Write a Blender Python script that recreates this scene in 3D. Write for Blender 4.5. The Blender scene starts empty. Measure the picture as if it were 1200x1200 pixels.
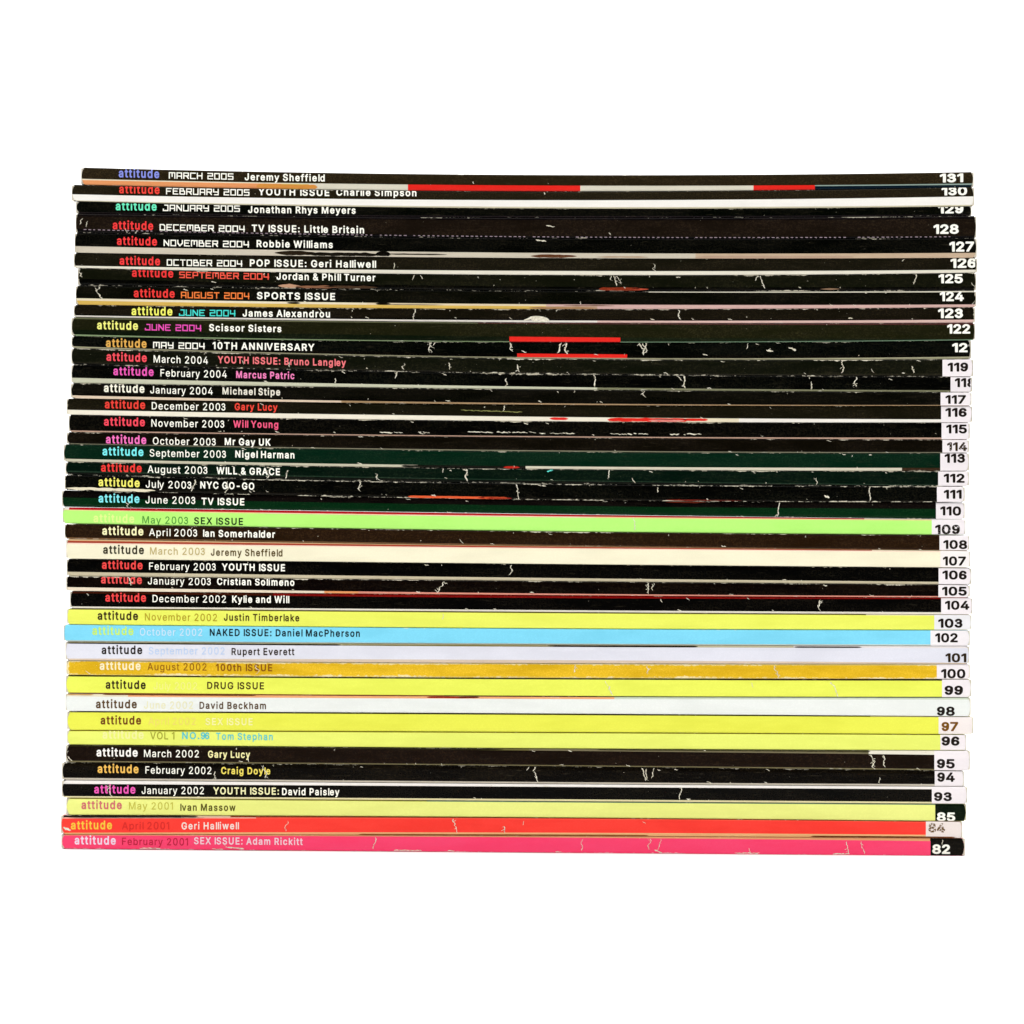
import bpy, math, random
import numpy as np
from mathutils import Vector, Matrix, noise
from mathutils.geometry import tessellate_polygon

SCN = bpy.context.scene
COL = SCN.collection

# ------------------------------------------------------------------ camera, lamps, exposure
UNIT = 0.3 / 1060.0                     # metres per measured unit on the spines (a spine is about 30 cm long)
TILT = math.atan2(8.0, 1057.0)          # the photographer held the camera a touch off level
CT, ST = math.cos(TILT), math.sin(TILT)


def plane(u, v):
    """measured spine coordinates (right, down) to metres in the upright plane of the spines"""
    dx, dz = (u - 600.0) * UNIT, (600.0 - v) * UNIT
    return dx * CT - dz * ST, dx * ST + dz * CT


FLOOR_Z = min(plane(x, 994.9 + (x - 115) * 7.9 / 985)[1] for x in (72, 1130)) - 0.00006

cam_data = bpy.data.cameras.new("camera")
cam = bpy.data.objects.new("camera", cam_data)
COL.objects.link(cam)
CAM_DIST = 2.2
cam.matrix_world = Matrix(((CT, -ST, 0, 0), (0, 0, -1, -CAM_DIST), (ST, CT, 0, 0), (0, 0, 0, 1)))
cam_data.sensor_width = 36.0
cam_data.lens = 36.0 * CAM_DIST / (1200.0 * UNIT)
cam_data.clip_start = 0.05
cam_data.clip_end = 50.0
SCN.camera = cam

world = bpy.data.worlds.new("World")
SCN.world = world
world.use_nodes = True
world.node_tree.nodes["Background"].inputs[0].default_value = (1, 1, 1, 1)
world.node_tree.nodes["Background"].inputs[1].default_value = 0.02


def area(name, loc, aim, size, power, color=(1, 1, 1)):
    d = bpy.data.lights.new(name, 'AREA')
    d.shape = 'RECTANGLE'
    d.size, d.size_y = size
    d.energy = power
    d.color = color
    o = bpy.data.objects.new(name, d)
    COL.objects.link(o)
    o.location = loc
    o.rotation_euler = (Vector(aim) - Vector(loc)).to_track_quat('-Z', 'Y').to_euler()
    return o


area("softbox_key", (-1.9, -1.15, 0.55), (0, 0, 0), (0.8, 0.8), 15)
area("softbox_fill", (1.9, -1.15, 0.55), (0, 0, 0), (0.8, 0.8), 14.5)
area("softbox_overhead", (0, -0.42, 1.7), (0, -0.42, 0), (2.2, 1.2), 44)
area("softbox_sweep", (0, 0.3, 1.7), (0, 1.0, 0.1), (2.4, 0.6), 42)

SCN.view_settings.view_transform = 'Standard'
SCN.view_settings.look = 'None'
SCN.view_settings.exposure = 0.0
SCN.view_settings.gamma = 1.0
SCN.view_settings.use_curve_mapping = False
SCN.render.engine = 'CYCLES'
SCN.cycles.max_bounces = 6

GAIN = 1.25                              # how bright a white card at the spines comes out


def lin(c, gain=GAIN):
    """sRGB 0-255 as measured to a linear reflectance"""
    out = []
    for v in c[:3]:
        v = v / 255.0
        v = v / 12.92 if v <= 0.04045 else ((v + 0.055) / 1.055) ** 2.4
        out.append(min(0.86, v / gain))
    return (out[0], out[1], out[2], 1.0)


# ------------------------------------------------------------------ materials
class Nodes:
    def __init__(self, name):
        self.m = bpy.data.materials.new(name)
        self.m.use_nodes = True
        self.t = self.m.node_tree
        self.bsdf = self.t.nodes["Principled BSDF"]

    def n(self, typ, ins=None, **kw):
        nd = self.t.nodes.new(typ)
        for k, v in kw.items():
            setattr(nd, k, v)
        for k, v in (ins or {}).items():
            if isinstance(v, bpy.types.NodeSocket):
                self.t.links.new(v, nd.inputs[k])
            else:
                nd.inputs[k].default_value = v
        return nd

    def math(self, op, a, b=0.0, clamp=False):
        nd = self.n('ShaderNodeMath', operation=op, use_clamp=clamp)
        for i, v in enumerate((a, b)):
            if isinstance(v, bpy.types.NodeSocket):
                self.t.links.new(v, nd.inputs[i])
            else:
                nd.inputs[i].default_value = v
        return nd.outputs[0]

    def mix(self, f, a, b):
        nd = self.n('ShaderNodeMix', data_type='RGBA')
        for i, v in ((0, f), (6, a), (7, b)):
            if isinstance(v, bpy.types.NodeSocket):
                self.t.links.new(v, nd.inputs[i])
            else:
                nd.inputs[i].default_value = v
        return nd.outputs[2]

    def noise(self, vec, scale, detail=3.0, rough=0.55):
        nd = self.n('ShaderNodeTexNoise', {'Vector': vec, 'Scale': scale, 'Detail': detail, 'Roughness': rough})
        return nd.outputs[0]

    def ramp(self, v, lo, hi):
        nd = self.n('ShaderNodeMapRange', {'Value': v, 'From Min': lo, 'From Max': hi})
        nd.clamp = True
        return nd.outputs[0]


def coated(N, color, rough=0.22, spec=0.05):
    if isinstance(color, bpy.types.NodeSocket):
        N.t.links.new(color, N.bsdf.inputs['Base Color'])
    else:
        N.bsdf.inputs['Base Color'].default_value = color
    N.bsdf.inputs['Roughness'].default_value = rough
    N.bsdf.inputs['Specular IOR Level'].default_value = spec


PAPER = (240, 232, 208)
INKS = {}


def ink(color, seed=0.0, wear=0.5, speck=0.5, grain=0.5):
    """printed cover stock: ink with print grain, rubbed off to paper along its folds and in specks"""
    key = (color, round(seed, 1), wear, speck, grain)
    if key in INKS:
        return INKS[key]
    N = Nodes("printed_cover")
    at = N.n('ShaderNodeAttribute', attribute_name="print")
    sep = N.n('ShaderNodeSeparateXYZ', {0: at.outputs['Vector']})
    x, e, y = sep.outputs[0], sep.outputs[1], sep.outputs[2]
    def vec(sx, sy):
        return N.n('ShaderNodeCombineXYZ', {0: N.math('MULTIPLY', x, sx), 1: N.math('MULTIPLY', y, sy), 2: seed}).outputs[0]
    dark = sum(color) < 240
    c0 = lin(tuple(v * .82 for v in color) if dark else color)
    if dark:
        c1 = lin((color[0] + 24, color[1] + 20, color[2] + 13))
        c2 = lin((max(0, color[0] - 10), max(0, color[1] - 8), max(0, color[2] - 8)))
    else:
        k = 2.0 if wear >= 1 else 1.0     # an old, badly rubbed cover is mottled
        c1 = lin(tuple(min(262, v + 7 * k + 8 * (k - 1)) for v in color))
        c2 = lin(tuple(max(0, v - 14 * k) for v in color))
    g = N.noise(vec(0.5, 0.62), 1.0, 2.0, 0.7)
    broad = N.noise(vec(0.012, 0.05), 1.0, 3.0, 0.6)
    col = N.mix(N.math('MULTIPLY', N.ramp(g, 0.47, 0.70), min(1.0, grain * 1.5)), c0, c1)
    col = N.mix(N.ramp(broad, 0.42, 0.62), col, N.mix(0.75 if dark else (0.6 if wear >= 1 else 0.4), col, c2))
    if dark:                              # handling marks: dull greyish scuffs
        s = N.noise(vec(0.05, 0.5), 1.0, 4.0, 0.7)
        col = N.mix(N.math('MULTIPLY', N.ramp(s, 0.6, 0.74), 0.25 * grain), col, lin((110, 100, 80)))
    paper = lin(PAPER if dark else tuple(min(255, int(v * 0.35 + p * 0.65) + 6) for v, p in zip(color, (250, 246, 232))))
    # rubbed folds
    a = N.noise(vec(0.16, 0.28), 1.0, 5.0, 0.65)
    slow = N.noise(vec(0.018, 0.03), 1.0, 2.0, 0.5)
    level = N.math('ADD', N.math('MULTIPLY', a, 0.7), N.math('MULTIPLY', slow, 0.5))
    thr = N.math('ADD', N.math('MULTIPLY', e, 0.115), 0.69 - 0.16 * wear)
    edge = N.ramp(N.math('SUBTRACT', level, thr), 0.0, 0.035)
    col = N.mix(N.math('MULTIPLY', edge, min(1.0, 0.55 + 0.5 * wear)), col, paper)
    if speck > 0:
        sp = N.noise(vec(0.34, 0.42), 1.0, 2.0, 0.5)
        col = N.mix(N.ramp(sp, 0.80 - 0.04 * speck, 0.84 - 0.04 * speck), col, paper)
    coated(N, col)
    bmp = N.n('ShaderNodeBump', {'Strength': 0.12, 'Distance': 0.00005, 'Height': a})
    N.t.links.new(bmp.outputs[0], N.bsdf.inputs['Normal'])
    INKS[key] = N.m
    return N.m


LETTER_INKS = {}


def letter_ink(color, under=None, rub=0.0):
    key = (color, under, rub)
    if key in LETTER_INKS:
        return LETTER_INKS[key]
    N = Nodes("lettering_ink")
    col = lin(color)
    gm = N.n('ShaderNodeNewGeometry')
    nz = N.noise(gm.outputs['Position'], 1700.0, 3.0, 0.6)
    if rub > 0:
        col = N.mix(N.ramp(nz, 0.62 - 0.3 * rub, 0.68 - 0.3 * rub), col, lin(under))
    else:
        col = N.mix(N.math('MULTIPLY', N.ramp(nz, 0.58, 0.78), 0.25), col, lin(tuple(v * 0.93 for v in color)))
    coated(N, col, 0.4, 0.12)
    LETTER_INKS[key] = N.m
    return N.m


def paper_mat():
    N = Nodes("torn_paper")
    gm = N.n('ShaderNodeNewGeometry')
    nz = N.noise(gm.outputs['Position'], 1500.0, 3.0)
    coated(N, N.mix(N.ramp(nz, 0.35, 0.7), lin((250, 244, 226)), lin((205, 196, 168))), 0.9, 0.1)
    return N.m


def pages_mat():
    N = Nodes("trimmed_page_edges")
    tc = N.n('ShaderNodeTexCoord')
    sep = N.n('ShaderNodeSeparateXYZ', {0: tc.outputs['Object']})
    v = N.n('ShaderNodeCombineXYZ', {0: N.math('MULTIPLY', sep.outputs[0], 40.0), 1: N.math('MULTIPLY', sep.outputs[1], 40.0),
                                     2: N.math('MULTIPLY', sep.outputs[2], 9000.0)}).outputs[0]
    nz = N.noise(v, 1.0, 2.0)
    coated(N, N.mix(N.ramp(nz, 0.35, 0.68), lin((246, 240, 224)), lin((214, 203, 176))), 0.85, 0.1)
    return N.m


TORN = paper_mat()
PAGES = pages_mat()

N = Nodes("white_paper_sweep")
gm = N.n('ShaderNodeNewGeometry')
nz = N.noise(gm.outputs['Position'], 6.0, 4.0)
coated(N, N.mix(nz, (0.86, 0.86, 0.86, 1), (0.9, 0.9, 0.9, 1)), 0.8, 0.1)
SWEEP = N.m


def link_mesh(name, verts, faces, mats, slots=None, parent=None, smooth=False):
    me = bpy.data.meshes.new(name)
    me.from_pydata(verts, [], faces)
    for m in mats:
        me.materials.append(m)
    if slots is not None:
        me.polygons.foreach_set('material_index', np.array(slots, dtype=np.int32))
    if smooth:
        me.polygons.foreach_set('use_smooth', np.ones(len(me.polygons), dtype=bool))
    me.update()
    o = bpy.data.objects.new(name, me)
    COL.objects.link(o)
    if parent is not None:
        o.parent = parent
    return o


# ------------------------------------------------------------------ the setting: a white paper sweep
def build_backdrop():
    prof = [(-0.9, 0.0), (0.75, 0.0)]
    r = 0.35
    for k in range(1, 13):
        a = k / 12 * math.pi / 2
        prof.append((0.75 + r * math.sin(a), r - r * math.cos(a)))
    prof.append((1.1, 1.9))
    vs, fs = [], []
    for y, z in prof:
        vs += [(-1.9, y, FLOOR_Z + z), (1.9, y, FLOOR_Z + z)]
    for i in range(len(prof) - 1):
        fs.append((2 * i, 2 * i + 1, 2 * i + 3, 2 * i + 2))
    o = link_mesh("backdrop", vs, fs, [SWEEP], smooth=True)
    o['kind'] = 'structure'


build_backdrop()
GLYPHS = """
& 536 197 -7,110 12,54 62,34 133,48 190,85 235,237 352,254 375,262 405,259 423,251 438,238 451,222 458,201 461,168 453,145 431,137 399,145 363,169 327,438 0,364 0,121 293,87 344,76 398,91 458,134 499,200 514,266 499,308 459,324 404,315 362,291 325,256 293,154 218,110 174,97 131,109 87,143 57,193 46,251 59,301 95,336 151,349 224,408 224,397 144,371 92,333 47,271 7
- 541 337 244,337 188,114 188,114 244
. 276 95 -4,63 9,50 41,63 73,95 87,128 73,141 41,128 9
0 541 205 -6,165 4,130 24,101 53,78 91,69 113,48 254,69 395,89 437,115 471,147 496,184 511,227 516,269 511,306 496,338 471,364 437,384 395,405 254,384 113,364 71,352 53,323 24,289 4,249 -6|241 50,267 58,290 74,330 144,344 254,330 365,290 435,267 451,241 459,212 459,186 451,163 435,123 365,109 254,123 144,163 74,186 58,212 50
1 360 216 509,216 0,152 0,152 448,149 448,26 358,26 427,138 509
2 541 64 0,64 48,282 282,311 327,320 372,308 419,273 449,224 460,172 447,139 414,127 362,66 362,69 397,79 428,86 442,143 496,225 516,306 497,361 445,381 372,371 318,336 259,267 180,153 60,153 57,389 57,389 0
3 541 218 -7,133 10,70 57,54 84,44 132,109 132,126 87,165 59,218 50,275 61,315 93,329 145,316 196,275 234,201 248,157 248,157 299,288 448,288 452,70 452,70 509,372 509,372 461,211 278,211 289,254 290,291 282,324 268,350 248,371 222,385 193,392 162,392 127,385 95,370 66,309 12
4 541 40 106,40 158,247 509,311 509,109 166,109 162,413 162,413 106|282 0,282 318,343 318,343 0
5 541 221 -7,140 11,83 60,60 130,122 130,138 89,173 60,221 50,276 64,314 104,328 162,314 221,275 262,218 277,168 268,128 246,67 253,96 509,366 509,366 452,151 452,134 302,178 325,229 334,294 321,345 285,379 231,391 163,387 126,377 91,359 61,337 35,309 15,276 1,240 -6
6 541 208 -6,173 1,142 15,115 35,84 74,64 162,80 239,137 340,252 509,322 509,151 261,145 261,165 288,196 307,235 314,316 295,352 266,370 240,389 157,386 121,368 73,310 14,279 1,245 -6|226 48,279 63,314 101,327 157,314 213,279 252,226 265,174 252,138 214,125 158,138 102,174 63
7 541 97 0,323 448,323 452,62 452,62 509,391 509,391 449,165 0
8 541 226 -7,136 11,74 62,60 89,53 119,52 135,65 195,101 241,153 265,153 267,125 278,102 296,85 321,74 349,70 380,74 410,83 437,90 450,146 498,226 516,306 498,361 450,374 424,381 396,381 364,374 335,359 308,339 286,314 272,300 267,300 265,351 241,387 195,401 135,397 104,386 75,378 62,317 11|226 49,285 60,323 92,337 139,322 189,283 223,226 235,169 223,130 189,115 139,129 92,167 60|226 290,274 300,307 330,319 376,308 420,275 450,226 460,177 450,145 420,133 376,145 330,178 300
9 541 245 515,279 508,310 494,337 474,359 449,368 434,389 347,373 270,315 168,200 0,130 0,302 248,307 248,288 221,257 202,218 195,137 214,112 232,91 255,83 269,64 352,67 388,77 421,85 436,142 494,174 508,208 515|226 460,174 446,138 407,125 352,138 296,174 257,226 243,279 257,314 295,327 350,314 407,279 446
: 276 95 -4,63 9,50 41,63 73,95 87,128 73,141 41,128 9|95 271,63 284,50 316,63 349,95 362,128 349,141 316,128 284
A 568 16 0,201 509,276 509,463 0,395 0,264 372,232 478,245 478,190 302,85 0|110 142,110 199,370 199,370 142
B 544 60 0,60 509,241 509,329 491,354 474,373 454,381 442,398 374,387 320,356 286,315 267,315 262,363 246,402 203,418 136,400 67,383 44,359 26,344 18,246 0|125 57,267 58,304 65,330 80,346 100,354 123,355 137,342 184,306 218,248 231,125 231|125 285,238 285,288 296,323 326,336 372,328 409,313 429,290 444,259 451,125 452
C 598 267 -7,217 -2,171 14,150 25,113 55,82 93,59 140,45 193,40 254,45 315,59 369,82 416,113 454,150 484,194 504,242 514,267 516,340 504,402 471,448 418,473 348,408 348,389 394,357 428,315 449,267 456,232 452,199 441,169 422,145 396,125 364,103 254,125 145,145 112,170 86,199 68,232 57,267 53,315 60,357 81,389 114,408 160,473 160,448 91,402 38,341 5
D 590 96 0,96 57,239 58,282 66,301 72,333 91,360 117,379 149,399 255,379 360,360 392,335 418,303 437,265 448,221 452,93 452,93 509,225 509,281 504,307 498,352 478,373 465,391 450,421 413,444 368,457 315,462 255,457 195,444 142,421 97,390 60,351 31,304 11,249 1|125 509,125 0,60 0,60 509
E 507 60 0,60 509,372 509,372 452,125 452,125 286,355 286,355 229,125 229,125 57,375 57,375 0
F 498 60 0,60 509,369 509,369 452,125 452,125 278,346 278,346 221,125 221,125 0
G 608 242 -6,193 5,149 25,112 55,82 93,59 140,45 194,40 254,45 315,59 369,82 416,112 454,129 470,170 495,215 510,265 516,340 504,403 469,449 416,474 349,408 349,387 393,356 427,315 448,265 456,230 452,198 441,169 422,145 396,125 364,103 254,125 145,145 112,184 76,216 61,250 54,269 53,345 71,396 123,415 202,434 199,283 199,283 256,478 256,477 176,474 152,461 110,439 73,411 43,377 19,337 2,292 -6
H 605 60 0,60 509,125 509,125 289,392 289,392 509,457 509,457 0,392 0,392 232,125 232,125 0
I 185 60 0,125 0,125 509,60 509
J 484 185 -7,159 -5,113 7,93 18,60 50,48 70,40 92,33 145,33 173,98 173,99 128,106 97,122 74,143 59,170 51,200 51,226 59,248 74,263 97,271 128,272 509,336 509,335 118,330 92,321 70,309 50,294 33,276 18,256 7,211 -5
K 555 104 145,104 216,174 303,364 509,448 509,231 276,228 276|60 0,60 509,125 509,125 0|372 0,188 259,228 309,449 0
L 481 60 0,60 509,125 509,125 57,361 57,361 0
M 716 60 0,60 509,152 509,287 159,322 49,307 49,352 187,476 509,568 509,568 0,504 0,507 457,513 457,456 291,342 0,286 0,159 321,112 457,119 457,122 291,122 0
N 612 60 0,60 509,136 509,363 151,414 55,405 54,399 157,399 509,463 509,463 0,387 0,177 331,108 452,119 454,124 328,125 0
O 621 241 -6,194 5,150 25,113 55,82 93,59 140,45 193,40 254,45 315,59 369,82 416,113 454,150 484,194 504,241 514,267 516,317 510,363 495,384 484,421 454,451 416,474 369,488 315,493 254,488 193,474 140,464 115,437 73,403 39,384 25,340 5,293 -6|285 54,318 61,349 76,377 98,399 127,408 144,430 254,408 365,388 397,364 423,334 441,302 452,267 456,232 452,199 441,170 422,145 397,125 364,103 254,125 144,145 112,170 86,199 68,232 57,249 54
P 533 60 0,60 509,258 508,298 501,332 487,360 468,381 444,390 430,409 348,390 265,372 238,347 216,316 200,279 189,235 186,109 186,109 242,232 242,297 256,333 294,344 348,333 402,297 438,232 452,125 452,125 0
R 537 60 0,60 509,236 509,333 489,361 470,382 447,390 433,409 352,390 271,372 246,348 226,333 217,236 198,96 198,96 255,234 255,298 267,334 300,345 352,334 405,298 440,233 452,125 452,125 0|353 0,230 229,303 229,428 0
S 535 224 -9,128 9,98 26,74 48,56 74,44 103,38 137,104 137,123 88,166 59,224 49,286 60,330 92,346 139,332 179,296 204,245 222,160 247,118 266,86 289,64 318,53 353,53 389,60 420,75 448,138 498,227 516,316 498,377 449,392 422,401 378,337 378,335 393,323 418,302 437,275 451,243 458,225 458,167 448,129 418,115 376,118 356,125 340,169 308,212 293,312 264,359 238,394 198,408 139,405 107,394 77,377 51,353 28,323 11
T 537 32 452,32 509,417 509,417 452,257 452,257 0,193 0,193 452
U 605 235 -7,192 0,154 15,121 37,95 64,76 97,64 133,60 173,60 509,124 509,124 178,141 113,187 68,259 52,331 68,377 113,393 178,393 509,457 509,456 153,448 114,433 80,410 50,380 26,345 7,304 -4,282 -7
V 568 204 0,16 509,84 509,215 137,248 31,235 31,290 206,395 509,463 509,278 0
W 774 155 0,16 509,82 509,176 145,197 40,189 40,211 145,306 509,380 509,474 145,497 40,488 40,510 145,603 509,670 509,530 0,455 0,351 391,336 475,350 475,335 395,318 323,230 0
X 562 18 0,217 284,217 236,29 509,104 509,224 329,243 292,232 292,272 361,374 509,446 509,259 239,259 287,456 0,382 0,268 165,230 231,244 231,206 166,92 0
Y 560 204 0,204 208,16 509,91 509,222 292,250 230,224 230,251 293,381 509,455 509,268 208,268 0
a 477 160 -8,94 5,48 45,30 108,43 161,78 193,125 211,234 227,265 235,272 241,276 257,267 297,240 322,196 331,149 322,118 301,100 274,41 291,78 346,133 375,194 384,239 379,286 360,322 320,337 251,337 0,276 0,276 52,272 52,252 25,215 1|170 45,228 59,263 93,276 138,276 190,260 182,134 159,103 139,92 105,102 72,130 52
b 512 229 -8,172 4,138 31,118 59,112 59,112 0,53 0,53 509,114 509,114 319,118 319,137 346,171 373,229 384,265 381,298 369,327 350,351 325,370 293,390 189,370 84,351 52,327 26,298 7,266 -4|234 48,258 54,279 66,316 117,328 190,316 261,280 311,259 323,234 329,207 329,182 323,161 312,125 263,113 190,125 115,162 65,183 53,207 48
c 484 207 -8,168 -4,133 8,102 27,76 53,56 85,34 187,56 291,76 323,102 349,133 369,168 380,207 384,260 377,305 356,340 322,362 277,303 262,290 289,270 311,242 325,207 330,179 327,145 310,108 258,96 187,108 117,145 66,167 53,207 46,243 52,271 66,292 89,304 117,363 102,341 56,306 21,261 -1
d 512 195 -8,159 -4,126 7,98 26,74 52,55 84,34 189,55 293,74 325,98 350,127 369,159 381,196 384,253 373,287 346,306 319,311 319,311 509,372 509,372 0,313 0,313 59,307 59,287 31,252 4|218 48,242 53,263 65,299 115,312 190,300 263,263 312,242 323,218 329,191 329,166 323,145 311,108 261,96 190,109 117,145 66,166 54,191 48
e 492 212 -8,170 -4,117 16,88 39,65 68,56 85,34 187,55 290,75 322,100 348,131 368,166 380,205 384,266 374,319 341,357 282,371 194,371 169,75 169,75 221,338 221,310 202,298 268,262 314,205 330,146 313,109 270,96 211,96 178,110 106,151 62,212 46,254 53,285 73,306 106,365 91,335 39,282 4
f 342 228 379,228 327,6 327,6 379|81 0,81 432,96 486,135 519,187 530,222 527,243 521,227 468,215 472,184 473,167 469,154 460,142 419,142 0
g 513 207 -151,134 -140,82 -110,50 -69,101 -41,122 -66,154 -88,207 -97,241 -94,270 -83,293 -65,307 -40,311 -6,311 68,306 68,287 42,252 16,195 5,160 8,128 19,99 36,74 60,55 90,34 191,55 293,74 325,98 350,127 369,160 381,196 384,254 373,288 346,308 319,313 319,313 379,372 379,372 -28,364 -62,350 -90,330 -112,305 -129,290 -136|205 59,264 75,300 121,312 193,300 264,264 312,243 324,218 329,191 329,166 323,145 312,109 262,96 193,109 123,145 76
h 498 114 227,114 0,53 0,53 509,114 509,114 288,102 288,119 324,140 352,165 370,195 381,227 384,295 369,316 353,334 333,341 321,357 240,357 0,296 0,295 252,288 281,273 304,252 320,225 328,210 329,161 317,126 283
i 255 53 0,53 379,114 379,114 0|84 443,54 455,41 483,54 512,84 524,114 512,126 483,114 455
k 469 110 137,110 212,120 212,284 379,360 379,184 199,177 199|53 0,53 509,114 509,114 0|294 0,148 186,191 229,372 0
l 172 55 0,117 0,117 509,55 509
m 698 53 0,53 379,112 379,112 295,108 295,132 346,172 376,219 386,250 382,276 370,297 350,312 325,321 295,312 295,337 343,381 375,437 386,497 372,541 328,557 255,557 0,496 0,495 269,487 295,481 305,463 319,442 328,419 330,374 320,345 290,335 247,335 0,274 0,273 272,266 294,253 311,234 324,212 330,199 330,158 320,126 289,114 238,114 0
n 498 114 227,114 0,53 0,53 379,112 379,112 288,102 288,119 324,140 352,165 370,195 381,227 384,295 369,341 321,357 240,357 0,296 0,295 252,288 281,273 304,252 320,225 328,210 329,161 317,126 283
o 503 187 -7,150 1,117 16,88 39,65 68,56 85,34 187,56 291,76 323,102 349,133 369,168 380,207 384,247 380,282 369,314 349,339 323,359 291,381 187,359 85,339 53,314 27,299 16,265 1,228 -7|222 47,248 53,270 66,307 117,319 187,307 258,270 310,248 323,222 329,193 329,167 323,145 310,108 258,96 187,108 117,145 66,167 53,193 47
p 512 53 -143,53 379,112 379,112 319,118 319,137 346,171 373,229 384,265 381,298 369,327 350,351 325,370 293,390 189,370 84,351 52,327 26,298 7,266 -4,229 -8,173 4,138 31,118 59,114 59,114 -143|234 48,258 54,279 66,316 117,328 190,316 261,280 311,259 323,234 329,207 329,182 323,161 312,125 263,113 190,125 115,162 65,183 53,207 48
r 347 53 0,53 379,112 379,112 321,115 321,126 342,142 360,152 367,213 385,243 384,243 322,207 326,159 315,126 284,114 237,114 0
s 453 182 -8,112 3,62 38,36 94,94 106,102 84,124 60,181 45,210 48,234 56,253 69,264 85,268 103,266 118,254 136,212 155,130 176,83 198,63 219,51 244,47 274,50 299,58 321,65 332,115 370,187 384,254 372,299 339,324 290,268 277,243 316,225 326,201 332,187 332,131 317,117 303,110 286,109 269,114 255,124 243,172 223,249 204,282 190,306 171,322 149,330 122,330 93,324 69,312 47,260 6
t 316 204 379,204 327,6 327,6 379|65 471,126 471,126 98,136 61,146 54,161 50,202 54,213 2,192 -3,150 -3,117 5,92 21,82 32,69 59,65 93
u 498 182 -5,115 11,94 26,76 46,69 59,53 139,53 379,114 379,115 127,122 98,137 75,158 59,185 51,200 50,249 62,283 97,296 153,296 379,357 379,357 0,298 0,298 92,307 92,291 54,270 27,244 9,215 -2
v 477 162 0,17 379,84 379,165 155,206 21,184 21,224 155,305 379,372 379,226 0
w 655 138 0,22 379,87 379,154 137,175 41,165 41,206 214,252 379,316 379,382 136,402 41,391 41,434 214,480 379,545 379,430 0,368 0,304 225,276 338,290 338,262 225,199 0
x 467 21 0,171 218,171 171,29 379,100 379,148 306,207 206,176 206,233 306,282 379,352 379,209 169,209 214,358 0,287 0,173 182,204 182,148 85,92 0
y 477 48 -139,62 -86,104 -89,130 -74,151 -36,162 -1,17 379,84 379,165 155,206 21,184 21,202 87,224 155,305 379,372 379,204 -58,176 -107,139 -136,92 -145,64 -143
"""
# ------------------------------------------------------------------ the magazines, top to bottom
# colours as seen, 0-255
WHITE, CREAM, STONE, TAN = (246, 240, 230), (238, 226, 196), (212, 202, 182), (196, 164, 138)
RED, ORANGE, GOLD, PINKISH = (236, 44, 36), (236, 156, 100), (222, 184, 92), (214, 176, 168)
BLACK, OLIVE, BROWN, RUST = (10, 9, 6), (120, 112, 56), (120, 60, 34), (150, 58, 30)
DKRED, TEAL, DKBROWN, GREY = (130, 18, 20), (8, 30, 44), (60, 40, 24), (170, 170, 150)
W = (266, 261, 248)
R1, R2 = (250, 62, 62), (244, 74, 84)

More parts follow.
